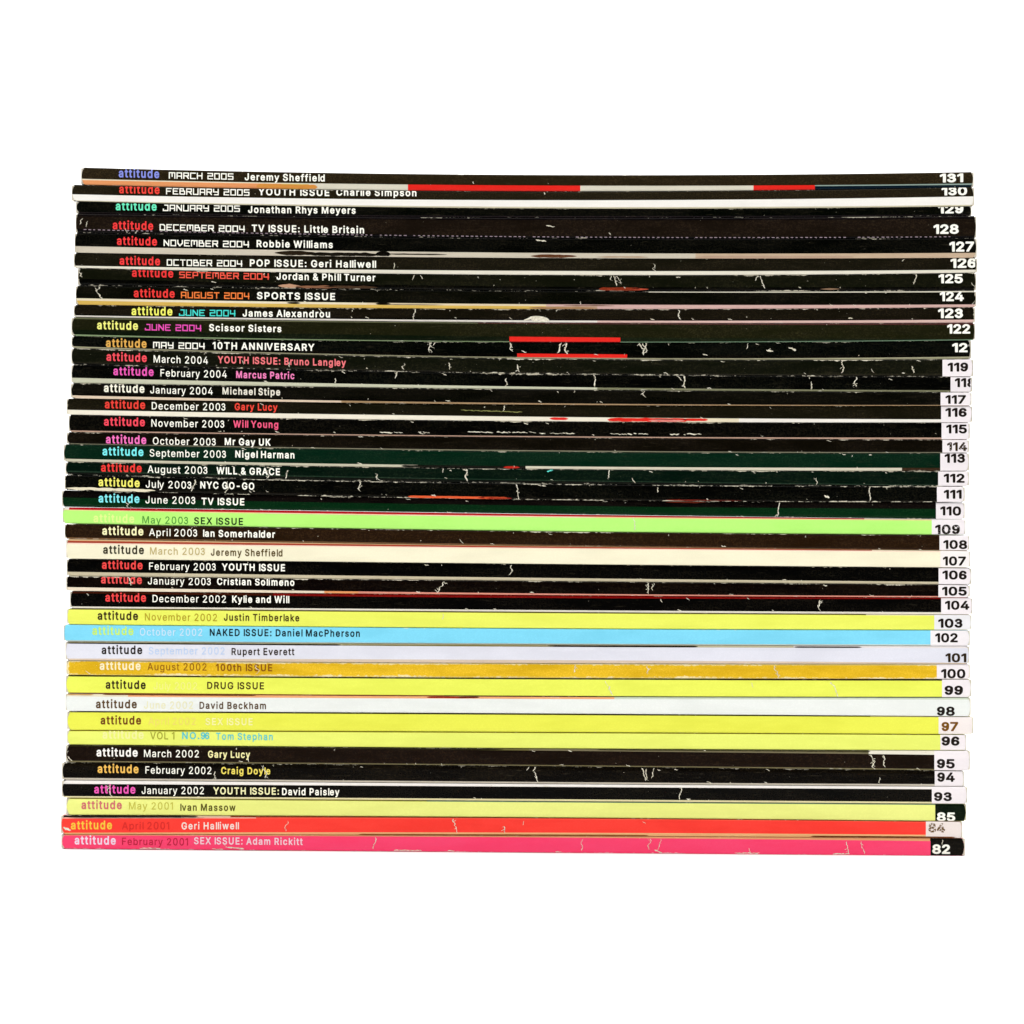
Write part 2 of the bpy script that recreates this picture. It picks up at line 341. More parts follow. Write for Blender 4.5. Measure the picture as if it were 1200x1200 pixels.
# number, left end, right end, top edge (left, middle, right), bands: (colour or [(up to, colour)...], lower edge), options
MAGS = [
 (131, 95.5, 1140.5, (196.6, 204.7, 202.0), [((46, 37, 22), (209.9, 217.2, 215.4)),
    ([(350, CREAM), (478, (222, 216, 196)), (680, RED), (883, (222, 216, 196)), (955, RED), (1200, (150, 170, 160))], (211.3, 218.2, 216.8)),
    ([(330, ORANGE), (362, GOLD), (478, (226, 220, 200)), (680, RED), (883, (226, 220, 200)), (955, RED), (1200, TEAL)], (216.8, 224.0, 219.8))], dict(wear=.1)),
 (130, 84.5, 1141, (217.1, 224.3, 220.1), [((38, 32, 20), (228.3, 234.5, 230.8)), ((252, 248, 240), (235.3, 242.2, 240.4)), ((214, 206, 176), (236.2, 244.0, 242.0))], dict(wear=.1)),
 (129, 89.5, 1138, (236.5, 244.3, 242.3), [((10, 11, 8), (248.8, 253.0, 251.5)), ((30, 22, 26), (250.3, 255.0, 253.1))], dict(wear=.15)),
 (128, 89, 1143.5, (250.6, 255.3, 253.4), [((16, 11, 12), (254, 258, 257)), ((30, 22, 16), (268.5, 276.5, 276.6)), ((10, 8, 9), (273.1, 278.9, 278.9))], dict(wear=.2)),
 (127, 88, 1144, (273.4, 279.2, 279.2), [((8, 9, 7), (289.0, 296.2, 296.5)),
    ([(815, STONE), (1200, (204, 178, 150))], (296.4, 302.2, 302.2))], dict(wear=.15)),
 (126, 87, 1144.5, (296.8, 302.5, 302.5), [((28, 25, 16), (311.8, 317.3, 316.4)), ((236, 230, 212), (314.3, 321.9, 320.0))], dict(wear=.15, speck=.8)),
 (125, 91.5, 1143.5, (314.6, 322.2, 320.3), [((22, 23, 13), (327.3, 335.6, 336)),
    ((9, 9, 6), (334.6, 340.6, 340.6))], dict(wear=.5, speck=.8)),
 (124, 89, 1143.5, (335.0, 341.0, 341.0), [([(760, (14, 15, 10)), (1200, (225, 220, 200))], (335.9, 341.9, 342.5)), ((14, 14, 9), (349.9, 356.4, 356.9)),
    ([(430, CREAM), (640, (232, 214, 180)), (1200, PINKISH)], (352.6, 358.6, 358.4)), ([(640, GOLD), (700, TAN), (1200, PINKISH)], (357.2, 361.9, 360.2))], dict(wear=.35)),
 (123, 87, 1142, (357.5, 362.2, 360.4), [((25, 21, 13), (368.3, 373.2, 373.9)), ((14, 12, 9), (370.0, 375.4, 374.8)), ([(700, (238, 230, 220)), (1200, (226, 190, 180))], (371.8, 377.8, 378.3))], dict(wear=0.7)),
 (122, 84, 1142, (372.1, 378.1, 378.6), [([(560, (96, 98, 70)), (1200, (80, 36, 34))], (374.2, 379.4, 380.6)), ((33, 33, 16), (387.0, 394.6, 397)),
    ([(597, (18, 26, 14)), (727, RED), (1200, (26, 34, 20))], (392.5, 400.1, 398.2)), ([(597, (130, 150, 110)), (727, DKRED), (1200, (120, 150, 120))], (394.2, 400.9, 399))], dict(wear=.25)),
 (121, 84, 1137.5, (394.5, 401.2, 399.3), [((7, 10, 8), (405.5, 414.2, 416.3)), ([(606, BLACK), (735, RED), (1200, BLACK)], (406.8, 418.5, 418.3)), ((176, 172, 140), (408.6, 419.9, 420.9))], dict(wear=.55)),
 (119, 84, 1140, (409.0, 420.2, 421.2), [((20, 22, 13), (424.4, 436.0, 437.3)), ((36, 34, 24), (426.2, 437.0, 440.0)), ((10, 10, 8), (427.6, 437.8, 441.3))], dict(wear=0.7, speck=.9)),
 (118, 84, 1139, (427.9, 438.0, 441.6), [((6, 8, 6), (443.4, 453.0, 457.3)), ([(700, (206, 206, 180)), (1200, (130, 130, 100))], (449.2, 456.0, 459.3))], dict(wear=.55)),
 (117, 83.5, 1138, (449.5, 456.3, 459.6), [((14, 13, 9), (461.2, 470.9, 474.1)), ((9, 8, 6), (464.0, 472.3, 474.6)), ([(400, (228, 206, 180)), (1200, (170, 140, 104))], (467.2, 474.0, 475.4))], dict(wear=.45)),
 (116, 78.5, 1139, (467.5, 474.3, 475.7), [((27, 24, 14), (480.8, 488.2, 491.4)),
    ([(714, (246, 238, 218)), (866, CREAM), (1200, WHITE)], (486.4, 493.4, 495.0))], dict(wear=.3)),
 (115, 81, 1136, (486.7, 493.7, 495.3), [((7, 7, 5), (503.2, 509.6, 511.5)), ((10, 9, 6), (504.9, 511, 512.8)), ((196, 160, 140), (506.5, 512.3, 514.8))], dict(wear=.6)),
 (114, 78.5, 1135, (506.8, 512.6, 515.1), [((18, 14, 9), (520.2, 527.6, 529.9)), ((150, 146, 120), (521.1, 528.9, 530.8))], dict(wear=.4)),
 (113, 75, 1135, (521.3, 529.1, 531.0), [((8, 40, 25), (538.4, 546.2, 548.2)),
    ([(490, (206, 200, 176)), (616, (12, 14, 8)), (1057, (220, 212, 190)), (1200, DKBROWN)], (541.6, 549.3, 551.9))], dict(wear=.3)),
 (112, 77, 1135, (541.9, 549.6, 552.2), [((7, 25, 16), (552.4, 562.0, 568.0)), ((40, 60, 46), (553.9, 563.0, 569.0)), ((12, 16, 11), (557.2, 566.5, 569.8))], dict(wear=0.65)),
 (111, 76, 1130, (557.5, 566.8, 570.1), [((5, 7, 5), (571.3, 582.6, 586.6)),
    ((15, 13, 9), (575.2, 585.4, 588.3))], dict(wear=0.6)),
 (110, 73, 1130, (575.6, 585.7, 588.7), [((13, 9, 9), (583.8, 592.3, 596.4)), ((4, 46, 20), (594.6, 602.0, 608.2))], dict(wear=.4)),
 (109, 73.5, 1131, (595.0, 602.4, 608.5), [([(80, WHITE), (1013, (190, 22, 34)), (1200, CREAM)], (597.7, 604.6, 609.2)), ((246, 200, 150), (598.6, 606, 610)), ((190, 255, 126), (614.1, 622.2, 626.6))], dict(wear=.1, speck=.25)),
 (108, 76, 1135.5, (614.7, 622.7, 627.2), [((42, 25, 12), (630.4, 638.2, 644.2)), ((120, 88, 56), (632, 639.3, 644.8))], dict(wear=.5)),
 (107, 78, 1136.5, (632.2, 639.5, 645.0), [((226, 188, 140), (634.0, 640.1, 645.3)), ([(1022, (172, 70, 50)), (1200, CREAM)], (636.5, 641.9, 646)), ((252, 222, 200), (638, 643.2, 647)), ((252, 245, 214), (655.0, 660.6, 664.8))], dict(wear=.1, speck=.25)),
 (106, 78.5, 1138, (655.4, 661.0, 665.3), [((4, 4, 3), (670.6, 677.0, 681.8)), ((206, 194, 164), (675.4, 680.7, 685.0))], dict(wear=.3, speck=0)),
 (105, 78, 1136, (675.7, 681.0, 685.3), [((14, 7, 4), (688.6, 695.3, 698.6)), ([(380, (240, 224, 200)), (420, ORANGE), (1200, (230, 150, 130))], (692.7, 697.1, 700))], dict(wear=.55)),
 (104, 82.5, 1139, (693.0, 697.4, 700.3), [([(320, (70, 24, 10)), (1200, (140, 14, 14))], (695.6, 700.6, 701.9)), ((5, 4, 3), (710.9, 714.8, 717.5)), ((238, 230, 214), (713, 717, 720))], dict(wear=.35)),
 (103, 79, 1138, (713.3, 717.2, 720.3), [([(1015, (110, 104, 40)), (1200, CREAM)], (714.6, 718.5, 721.4)), ((241, 247, 104), (731.9, 736.2, 738.1))], dict(wear=.1, speck=.25)),
 (102, 75, 1136, (732.3, 736.7, 738.6), [((132, 221, 249), (750.7, 754.1, 755.2)), ((212, 224, 214), (751.9, 755, 757))], dict(wear=.25, speck=.4, grain=1.0)),
 (101, 77, 1135.5, (752.2, 755.3, 757.3), [([(640, (176, 166, 128)), (930, (190, 180, 150)), (1200, (232, 224, 222))], (754.5, 757.9, 759.5)), ((231, 231, 241), (771.8, 773.4, 776.5)), ((222, 200, 178), (774, 777, 777.8))], dict(wear=.05, speck=0)),
 (100, 78, 1136, (774.3, 777.3, 778.1), [((244, 226, 150), (775.2, 778.4, 779.8)), ((236, 190, 38), (790.2, 793.0, 795.0)), ((236, 206, 92), (791.3, 794.5, 795.7))], dict(wear=1.7, speck=.8, grain=1.0)),
 (99, 77.5, 1138, (791.7, 794.9, 796.1), [([(840, (60, 56, 24)), (1024, (50, 16, 6)), (1200, (40, 36, 22))], (793.0, 796.2, 797.8)), ((241, 248, 98), (811.8, 815.2, 816.5)), ([(520, (150, 90, 50)), (700, (80, 74, 30)), (1200, (120, 130, 80))], (812.9, 816.2, 817.3))], dict(wear=.1, speck=.25)),
 (98, 77, 1137, (813.2, 816.5, 817.7), [([(150, CREAM), (720, (242, 172, 118)), (1200, (206, 216, 194))], (816.4, 819, 819.8)), ((243, 246, 241), (833.4, 836, 839.2))], dict(wear=.05, speck=.25)),
 (97, 79, 1140, (833.8, 836.4, 839.7), [([(1020, (60, 52, 20)), (1200, (180, 170, 120))], (835, 837.8, 840.5)), ((240, 242, 86), (855.6, 857.8, 860.3))], dict(wear=.1, speck=.25)),
 (96, 79, 1132, (856, 858.2, 860.8), [((150, 140, 20), (857, 859.2, 861.5)), ((240, 248, 118), (872.7, 876.8, 879.1))], dict(wear=.1, speck=.25)),
 (95, 77.5, 1136, (873.2, 877.3, 879.6), [([(560, (50, 46, 20)), (620, (110, 104, 60)), (1018, (120, 112, 84)), (1200, (240, 234, 216))], (875.2, 879.5, 884.6)), ((26, 14, 7), (891.8, 896.3, 901.2)), ((120, 112, 80), (893.4, 897.6, 902.8))], dict(wear=.5)),
 (94, 73, 1129, (893.8, 897.9, 903.2), [((13, 9, 4), (911.9, 916.3, 919)), ((206, 196, 180), (914.6, 918.5, 921.6))], dict(wear=.5, grain=1.0)),
 (93, 73, 1133, (914.9, 918.8, 921.9), [((246, 240, 234), (918.8, 921.9, 925)), ((9, 7, 4), (933.2, 936.4, 939.8)), ((240, 230, 180), (935, 938.6, 941.8))], dict(wear=.3)),
 (85, 78, 1132, (935.3, 938.9, 942.1), [([(500, (160, 156, 70)), (1200, (120, 150, 120))], (936.6, 940.2, 943.4)), ((245, 250, 142), (955, 957.8, 962.2))], dict(wear=.05, speck=.25)),
 (84, 72, 1127, (955.4, 958.1, 962.6), [([(212, (16, 13, 8)), (270, (210, 180, 150)), (1200, (140, 60, 24))], (957.8, 959, 963.2)), ([(300, (250, 180, 160)), (1200, (250, 90, 70))], (959.2, 960, 964.2)), ((264, 68, 58), (975.8, 975.7, 978.4)), ((246, 190, 130), (977.4, 979.2, 982))], dict(wear=.15, speck=.3)),
 (82, 72.5, 1130, (977.8, 979.5, 982.3), [([(1090, (236, 170, 120)), (1200, (70, 14, 8))], (979, 981.2, 985.8)), ((276, 76, 122), (994.9, 998.91, 1002.8))], dict(wear=.55, speck=.2)),
]

# number: masthead (x0, x1, baseline, colour), date (text, x0, x1, colour), headline [(text, x0, x1, baseline or None, colour)...]
WORDS = {
 131: ((139, 186.5, 207.7, (140, 150, 232)), ("MARCH 2005", 197.7, 273.5, W), [("Jeremy Sheffield", 286.7, 380.5, 211.2, W)]),
 130: ((139.5, 187, 226.4, (246, 70, 58)), ("FEBRUARY 2005", 194.5, 292.3, W), [("YOUTH ISSUE", 302.7, 386, 228.7, W), ("Charlie Simpson", 394, 488, 229.2, W)]),
 129: ((135.5, 183.5, 246.3, (112, 244, 196)), ("JANUARY 2005", 190.7, 281, W), [("Jonathan Rhys Meyers", 290.7, 416.7, 249.5, W)]),
 128: ((132, 179.5, 268.6, R1), ("DECEMBER 2004", 187, 287, W), [("TV ISSUE: Little Britain", 295, 426.7, 271.5, W)]),
 127: ((137, 184, 287, R1), ("NOVEMBER 2004", 191.7, 292, W), [("Robbie Williams", 300.7, 390, 289.6, W)]),
 126: ((140, 187.5, 310.2, R1), ("OCTOBER 2004", 195.3, 284, W), [("POP ISSUE: Geri Halliwell", 292.7, 440.7, 312.2, W)]),
 125: ((154.5, 203, 324.3, (244, 56, 56)), ("SEPTEMBER 2004", 210, 315.3, (252, 92, 72)), [("Jordan & Phill Turner", 324, 440, 327.7, W)]),
 124: ((156.7, 204.7, 348.2, (244, 60, 56)), ("AUGUST 2004", 212, 292.3, (252, 132, 62)), [("SPORTS ISSUE", 301, 392.7, 350.5, W)]),
 123: ((154, 202, 369.2, (250, 250, 110)), ("JUNE 2004", 209.7, 276, (72, 224, 212)), [("James Alexandrou", 284.3, 386.7, 371, W)]),
 122: ((113.7, 161.7, 385.8, (248, 248, 132)), ("JUNE 2004", 169.7, 236, (240, 84, 184)), [("Scissor Sisters", 245, 329.7, 388, W)]),
 121: ((124, 171.7, 406.6, (232, 176, 84)), ("MAY 2004", 179.3, 240, W), [("10TH ANNIVERSARY", 249, 368.3, 409, W)]),
 119: ((124.7, 172, 422.8, (248, 80, 92)), ("March 2004", 180, 243.7, W), [("YOUTH ISSUE: Bruno Langley", 255.3, 405.3, 425.5, (248, 124, 128))]),
 118: ((132.7, 180, 439.6, (240, 92, 184)), ("February 2004", 188, 265.7, W), [("Marcus Patric", 276.7, 345, 443, (250, 134, 192))]),
 117: ((121.7, 169.3, 459.4, (252, 248, 228)), ("January 2004", 176, 249.3, W), [("Michael Stipe", 260.7, 328.3, 462.2, (238, 232, 216))]),
 116: ((122.7, 170, 478.5, (240, 66, 54)), ("December 2003", 177.7, 264, W), [("Gary Lucy", 275, 325, 480.6, (246, 72, 56))]),
 115: ((121.7, 169.7, 498.8, (248, 74, 92)), ("November 2003", 177.3, 262.7, W), [("Will Young", 273.3, 326, 501, (248, 92, 132))]),
 114: ((124, 171.3, 519.6, (250, 118, 194)), ("October 2003", 179, 252.7, W), [("Mr Gay UK", 263.3, 317, 521.6, W)]),
 113: ((120, 168, 533.6, (124, 240, 242)), ("September 2003", 175.3, 264.7, W), [("Nigel Harman", 275.7, 345, 536.2, W)]),
 112: ((118.3, 166, 552.6, (246, 60, 54)), ("August 2003", 173, 243, W), [("WILL & GRACE", 253.7, 328, 555.6, W)]),
 111: ((115.3, 163.7, 569.6, (250, 244, 112)), ("July 2003", 170.7, 224.3, W), [("NYC GO-GO", 234.7, 298, 572.4, W)]),
 110: ((115.3, 163.3, 588.8, (136, 240, 246)), ("June 2003", 170.3, 228.7, W), [("TV ISSUE", 236, 286.3, 591.6, W)]),
 109: ((109.3, 157.3, 612, (232, 255, 150)), ("May 2003", 166.7, 220.3, (84, 158, 62)), [("SEX ISSUE", 227.3, 284.7, 614.4, (8, 46, 18))]),
 108: ((119.7, 168, 626.8, (254, 248, 192)), ("April 2003", 174.7, 231, W), [("Ian Somerhalder", 238, 322.3, 629, W)]),
 107: ((120.7, 168.7, 649, (52, 46, 26)), ("March 2003", 175.7, 240, (196, 176, 112)), [("Jeremy Sheffield", 247, 331, 651.3, (92, 72, 26))]),
 106: ((119.3, 167, 666.7, (242, 72, 70)), ("February 2003", 174.7, 252.7, W), [("YOUTH ISSUE", 260, 334, 668.6, W)]),
 105: ((118.3, 166.3, 683.7, (242, 82, 80)), ("January 2003", 173.3, 247, W), [("Cristian Solimeno", 254.3, 345, 685.4, W)]),
 104: ((123.3, 171, 705, (246, 70, 70)), ("December 2002", 178.7, 264.7, W), [("Kylie and Will", 272, 339, 706.3, W)]),
 103: ((114.3, 161.7, 726.4, (56, 38, 18)), ("November 2002", 169.7, 254.3, (184, 160, 34)), [("Justin Timberlake", 262.3, 350.7, 727.5, (72, 50, 14))]),
 102: ((108, 156.3, 744, (206, 244, 110)), ("October 2002", 163.7, 237, (206, 232, 252)), [("NAKED ISSUE: Daniel MacPherson", 245.7, 421.7, 745.2, (8, 24, 32))]),
 101: ((119, 166.7, 766.6, (36, 26, 22)), ("September 2002", 174.3, 263.3, (194, 214, 244)), [("Rupert Everett", 271.3, 345, 767.7, (48, 34, 26))]),
 100: ((116.7, 164.7, 785, (255, 242, 200)), ("August 2002", 172.7, 242, (150, 96, 12)), [("100th ISSUE", 253, 319, 786.4, (140, 82, 10))]),
 99: ((123.7, 170.7, 807.2, (50, 34, 18)), ("July 2002", 180, 231, (246, 246, 140)), [("DRUG ISSUE", 242.7, 309.3, 807.5, (70, 46, 12))]),
 98: ((112.3, 160.3, 830, (92, 66, 34)), ("June 2002", 168.7, 226.3, (240, 236, 190)), [("David Beckham", 233.7, 311.7, 830.8, (88, 62, 34))]),
 97: ((117.7, 165.3, 849, (116, 62, 20)), ("April 2002", 173.7, 229.3, (244, 226, 112)), [("SEX ISSUE", 240.7, 296, 849.8, (250, 246, 170))]),
 96: ((120, 168.3, 865.6, (246, 246, 164)), ("VOL 1", 176, 204.3, (160, 158, 40)), [("NO.96", 213.3, 245.3, 866.2, (92, 202, 208)), ("Tom Stephan", 253, 319.7, 867, (104, 206, 204))]),
 95: ((113, 161.3, 886.5, (255, 250, 244)), ("March 2002", 168.7, 233, W), [("Gary Lucy", 243.7, 293, 888, (252, 244, 176))]),
 94: ((114.3, 162.3, 905.8, (248, 194, 92)), ("February 2002", 170.3, 247.7, W), [("Craig Doyle", 259, 316.7, 907.2, (246, 226, 100))]),
 93: ((110.3, 158.7, 929.8, (244, 92, 184)), ("January 2002", 166, 239, W), [("YOUTH ISSUE:", 250, 327, 930.9, (250, 246, 190)), ("David Paisley", 330.5, 397.7, 931.8, W)]),
 85: ((95.3, 142.7, 948.2, (216, 112, 116)), ("May 2001", 151, 202.7, (206, 200, 78)), [("Ivan Massow", 211.3, 276, 950.2, (92, 84, 22))]),
 84: ((83, 131.3, 972, (252, 204, 66)), ("April 2001", 143, 198.3, (226, 44, 40)), [("Geri Halliwell", 212.7, 280, 972, (255, 232, 224))]),
 82: ((87.3, 135.7, 989.6, (252, 226, 246)), ("February 2001", 143, 220.3, (200, 34, 64)), [("SEX ISSUE: Adam Rickitt", 227.3, 354.7, 989.4, (255, 220, 232))]),
}

# number: (x0, x1, y0, y1, colour of the figures, left edge of the panel or None, panel colour)
PW = (248, 240, 242)
K = (24, 14, 8)
FIGURES = {
 131: (1101.5, 1129, 203.4, 213.8, W, None, None), 130: (1103.5, 1133.5, 219.2, 229.1, W, None, None), 129: (1099.5, 1129, 240, 250.2, W, None, None),
 128: (1094, 1123.5, 263, 274.2, W, None, None), 127: (1112.5, 1141.5, 283.2, 295, W, None, None), 126: (1114, 1144, 302.5, 314, W, None, None),
 125: (1100, 1128.5, 321.2, 332, W, None, None), 124: (1101.5, 1129.5, 341.8, 353, W, None, None), 123: (1099.5, 1128.5, 361.5, 372.8, W, None, None),
 122: (1110, 1137, 379.8, 391, W, None, None), 121: (1116, 1142, 402, 412.8, W, None, None),
 119: (1110.5, 1134.5, 425, 435.6, K, 1104.5, PW), 118: (1119, 1143.5, 443, 453.7, K, 1114, PW), 117: (1108, 1132, 463, 473.3, K, 1102.3, PW),
 116: (1108, 1133, 478, 488.5, K, 1103, PW), 115: (1109, 1133.3, 497.5, 508, K, 1103.5, PW), 114: (1110, 1133.5, 518.3, 528.6, (50, 34, 16), 1104.5, PW),
 113: (1107, 1131, 531.6, 542.4, K, 1102, PW), 112: (1106, 1130.5, 555, 565.6, K, 1099.5, PW), 111: (1106, 1127, 574, 584.5, K, 1098, PW),
 110: (1102, 1126.5, 593.3, 604, K, 1097, PW), 109: (1096, 1125, 614.8, 626.0, K, 1092, PW), 108: (1105.5, 1133.5, 632.8, 643.2, K, 1101, PW),
 107: (1105, 1132, 652, 662.7, K, 1102, (250, 243, 240)), 106: (1104.5, 1133, 668.5, 679, K, 1100, PW), 105: (1104, 1133, 687.5, 698, K, 1099.7, PW),
 104: (1107.5, 1136, 704, 714.5, K, 1103, PW), 103: (1099.5, 1128, 725, 735.7, K, 1095, (242, 240, 242)), 102: (1096, 1122.5, 742, 752.8, K, 1090.5, (246, 240, 242)),
 101: (1108, 1132.5, 765.5, 776, (44, 30, 10), None, None), 100: (1103, 1131.5, 784, 794.9, K, 1098, PW), 99: (1107, 1128.5, 803.5, 814.5, K, 1104, PW),
 98: (1098, 1119, 828, 838.8, K, None, None), 97: (1103.5, 1123, 846, 856.9, (122, 78, 10), 1100, (250, 240, 236)), 96: (1103.5, 1124.5, 863, 873.9, K, 1102, PW),
 95: (1098, 1119, 889.4, 900.4, K, 1095, PW), 94: (1098.5, 1119, 905.2, 916.3, K, 1095.5, PW), 93: (1094.5, 1115.5, 928.2, 938.8, K, 1092, PW),
 85: (1098, 1119.5, 952, 962.2, W, 1096, (6, 22, 8)), 84: (1088, 1107.5, 964.5, 975.6, (104, 74, 24), 1085, (244, 232, 226)), 82: (1092.5, 1113.5, 989.5, 1000.6, W, 1090.5, (16, 13, 8)),
}

# cracks across the spines where the ink has broken: number: [(x, y0, y1, width, lean)...]
CRACKS = {
 131: [(554, 212.5, 215.5, 1.2, 1)], 130: [(638, 225, 228, 1.6, 0)], 
 128: [(640, 264.6, 265.8, 1.4, 10), (713, 272.5, 275.5, 1.2, 3), (97, 256, 263, 1.1, -4), (103, 259, 266, .9, -3), (147, 268, 273, .8, 2), (161, 270, 274, .8, -3)],
 127: [(628, 281.2, 282.6, 1.5, 12)],
 126: [(766, 309, 318, .8, 1), (462, 308, 315, .9, 0), (1060, 303.5, 306, 1.2, -3)],
 125: [(486, 322, 328, .9, -3), (493, 322, 327, .9, 2), (715, 322, 329, .9, 2), (719, 322, 335, 1.2, 4), (723, 323, 333, .8, 5), (891, 323, 338, 1.2, 5), (888, 323, 329, .9, -3), (1074, 321, 333, 1.2, -3), (761, 322, 325, 1, 0), (1139, 331, 338, 1.0, 3), (91, 316, 324, 1.5, 4)],
 124: [(116, 336, 343, 1.4, -3), (114, 343, 350, 1.8, 6), (111, 337, 341, .9, 3), (1143, 352, 357, .8, -4), (333, 345, 351, 1.0, -1), (680, 353, 357, 1, 0)],
 123: [(486, 361, 374.5, 1.2, -1), (794, 361, 374.5, 1.4, 3), (374, 360, 367, 1.0, 2), (654, 362, 365, 1.1, -2), (875, 371, 372, 1, 0)],
 121: [(500, 399, 408, 1.6, 8), (506, 398.5, 412, 1.3, -4), (511, 399, 405, 1.2, -3), (597, 400.5, 412, 1.6, 3), (659, 400, 414, 1.7, -6), (662, 400, 415, 2.0, 2), (749, 401, 409, 1.5, 4), (757, 401, 416, 1.6, -3), (753, 401.5, 413, 1.4, 5), (877, 402, 409, .9, -2), (898, 410.5, 412.0, 2.2, 8), (924, 407, 410.4, 2.6, 9), (611, 411, 413, 1.2, 6)],
 119: [(473, 426, 433, 1.2, -1), (526, 425, 433, 1.2, 1), (606, 427, 436, 1.3, 2), (988, 422, 437, 1.3, -1), (1069, 429, 437, 1.2, 2), (1021, 432, 437, .9, 3), (284, 422, 427, .8, 1), (339, 424, 430, .9, 0)],
 118: [(466, 433, 443.5, 1.4, -3), (594, 443, 453, 1.2, -1), (696, 438.5, 453, 1.5, 2), (801, 440, 455, 1.7, 2), (793, 439.5, 446, 1.3, 6), (951, 447, 457, 1.0, 0), (1003, 441, 453, 1.2, -1), (393, 443, 449, 1.2, 0)],
 117: [(753, 456.5, 466, 1.1, 3), (289, 456, 459, .9, 0)],
 116: [(591, 475, 482, 1.1, -1)],
 112: [(546, 549.5, 564, 1.6, 1), (542, 549.5, 553, 1.4, 6), (440, 555, 563, 1.5, 4), (714, 550, 560, .9, -1), (740, 560, 566, 1.2, 4), (957, 560, 568, 1.1, 0), (337, 551, 561, 1.3, -2), (314, 551, 561, 1.1, 0), (519, 549, 554, 1.0, 0)],
 111: [(605, 567.3, 585, 1.3, 3), (1020, 570, 587, 1.2, -1), (771, 571, 577, 1.3, 0), (421, 564, 576, 1.2, 1), (229, 562, 576, 1.4, -4), (267, 564, 578, 1.1, -2), (966, 581, 583.5, 2.4, 6)],
 110: [(914, 588, 606, 1.4, -3), (151, 588, 595, 1.2, -2), (153, 594, 602, 1.1, 0), (147, 588, 592, 1, 3)],
 109: [(742, 606, 621, 1.2, 3)], 108: [(538, 632, 637, 1.1, 5)],
 106: [(600, 662, 674, 1.4, -2)], 105: [(521, 681, 688, 1.3, -4), (517, 687, 695, 1.3, -5), (759, 681, 696, 1.4, 1), (766, 683, 692, .9, -2), (151, 676.5, 686, 1.6, 3)],
 104: [(774, 702, 706, 1, 2), (961, 703, 712, 1.3, -2), (958, 709, 716, 1.2, 3), (102, 695.5, 698, 1.4, 2)],
 103: [(519, 719, 726, 1, 0)],
 100: [(674, 779, 788, 1.3, -1), (906, 779, 787, 1.2, 4), (910, 786, 795, 1.1, 3), (759, 780, 789, 1, 0), (300, 780, 790, .9, 3), (100, 786, 790, 1, 6)],
 99: [(709, 798, 805, .8, 4), (714, 804, 815, 1.2, 3), (974, 799, 806, 1.6, 4), (979, 806, 817, 1.2, 3), (881, 800, 806, .9, 1)],
 95: [(1020, 884, 892, 1.3, 3), (1023, 891, 902, 1.4, 1), (1035, 885, 899, 1.4, 2), (80, 880, 886, 1.2, -3), (79, 886, 892, 1.6, 5), (290, 888, 893, 1.0, 2)],
 94: [(620, 898.5, 903, 1.2, -3), (628, 898.5, 904, 1.5, -3), (626, 904, 917, 1.4, 5), (752, 900, 915, 1.4, 5), (758, 901, 914, 1.1, -1), (766, 900, 912, 1, -2), (1031, 911, 918, 1, 0), (252, 904, 913, 1.2, -1), (309, 897, 912, 1.2, 3)],
 93: [(798, 922, 937, 1.4, -1), (128, 920, 928, 1.1, -2), (129, 927, 934, 1.2, 1)],
 84: [(531, 959.5, 968, 1.5, 2), (534, 968, 976, 1.0, 2), (590, 968, 976, 1.2, 2), (337, 962, 973, .9, -3), (614, 962, 967, .9, -1), (753, 963, 965, .9, 4), (74, 970, 973, 3.2, 9)],
 82: [(762, 983, 996, .9, -2), (767, 996, 999.5, 1.8, 9), (775, 983, 996, .8, -4), (683, 983, 997, .9, -2), (992, 986, 1001, .9, 3), (1009, 986, 1001, 1, 4), (440, 981, 995, .9, -2), (877, 994, 1000, .9, 3), (262, 987, 994, 1.0, 3), (266, 993.2, 994.8, 1.6, 20), (1105, 984, 990, 1, -1)],
}

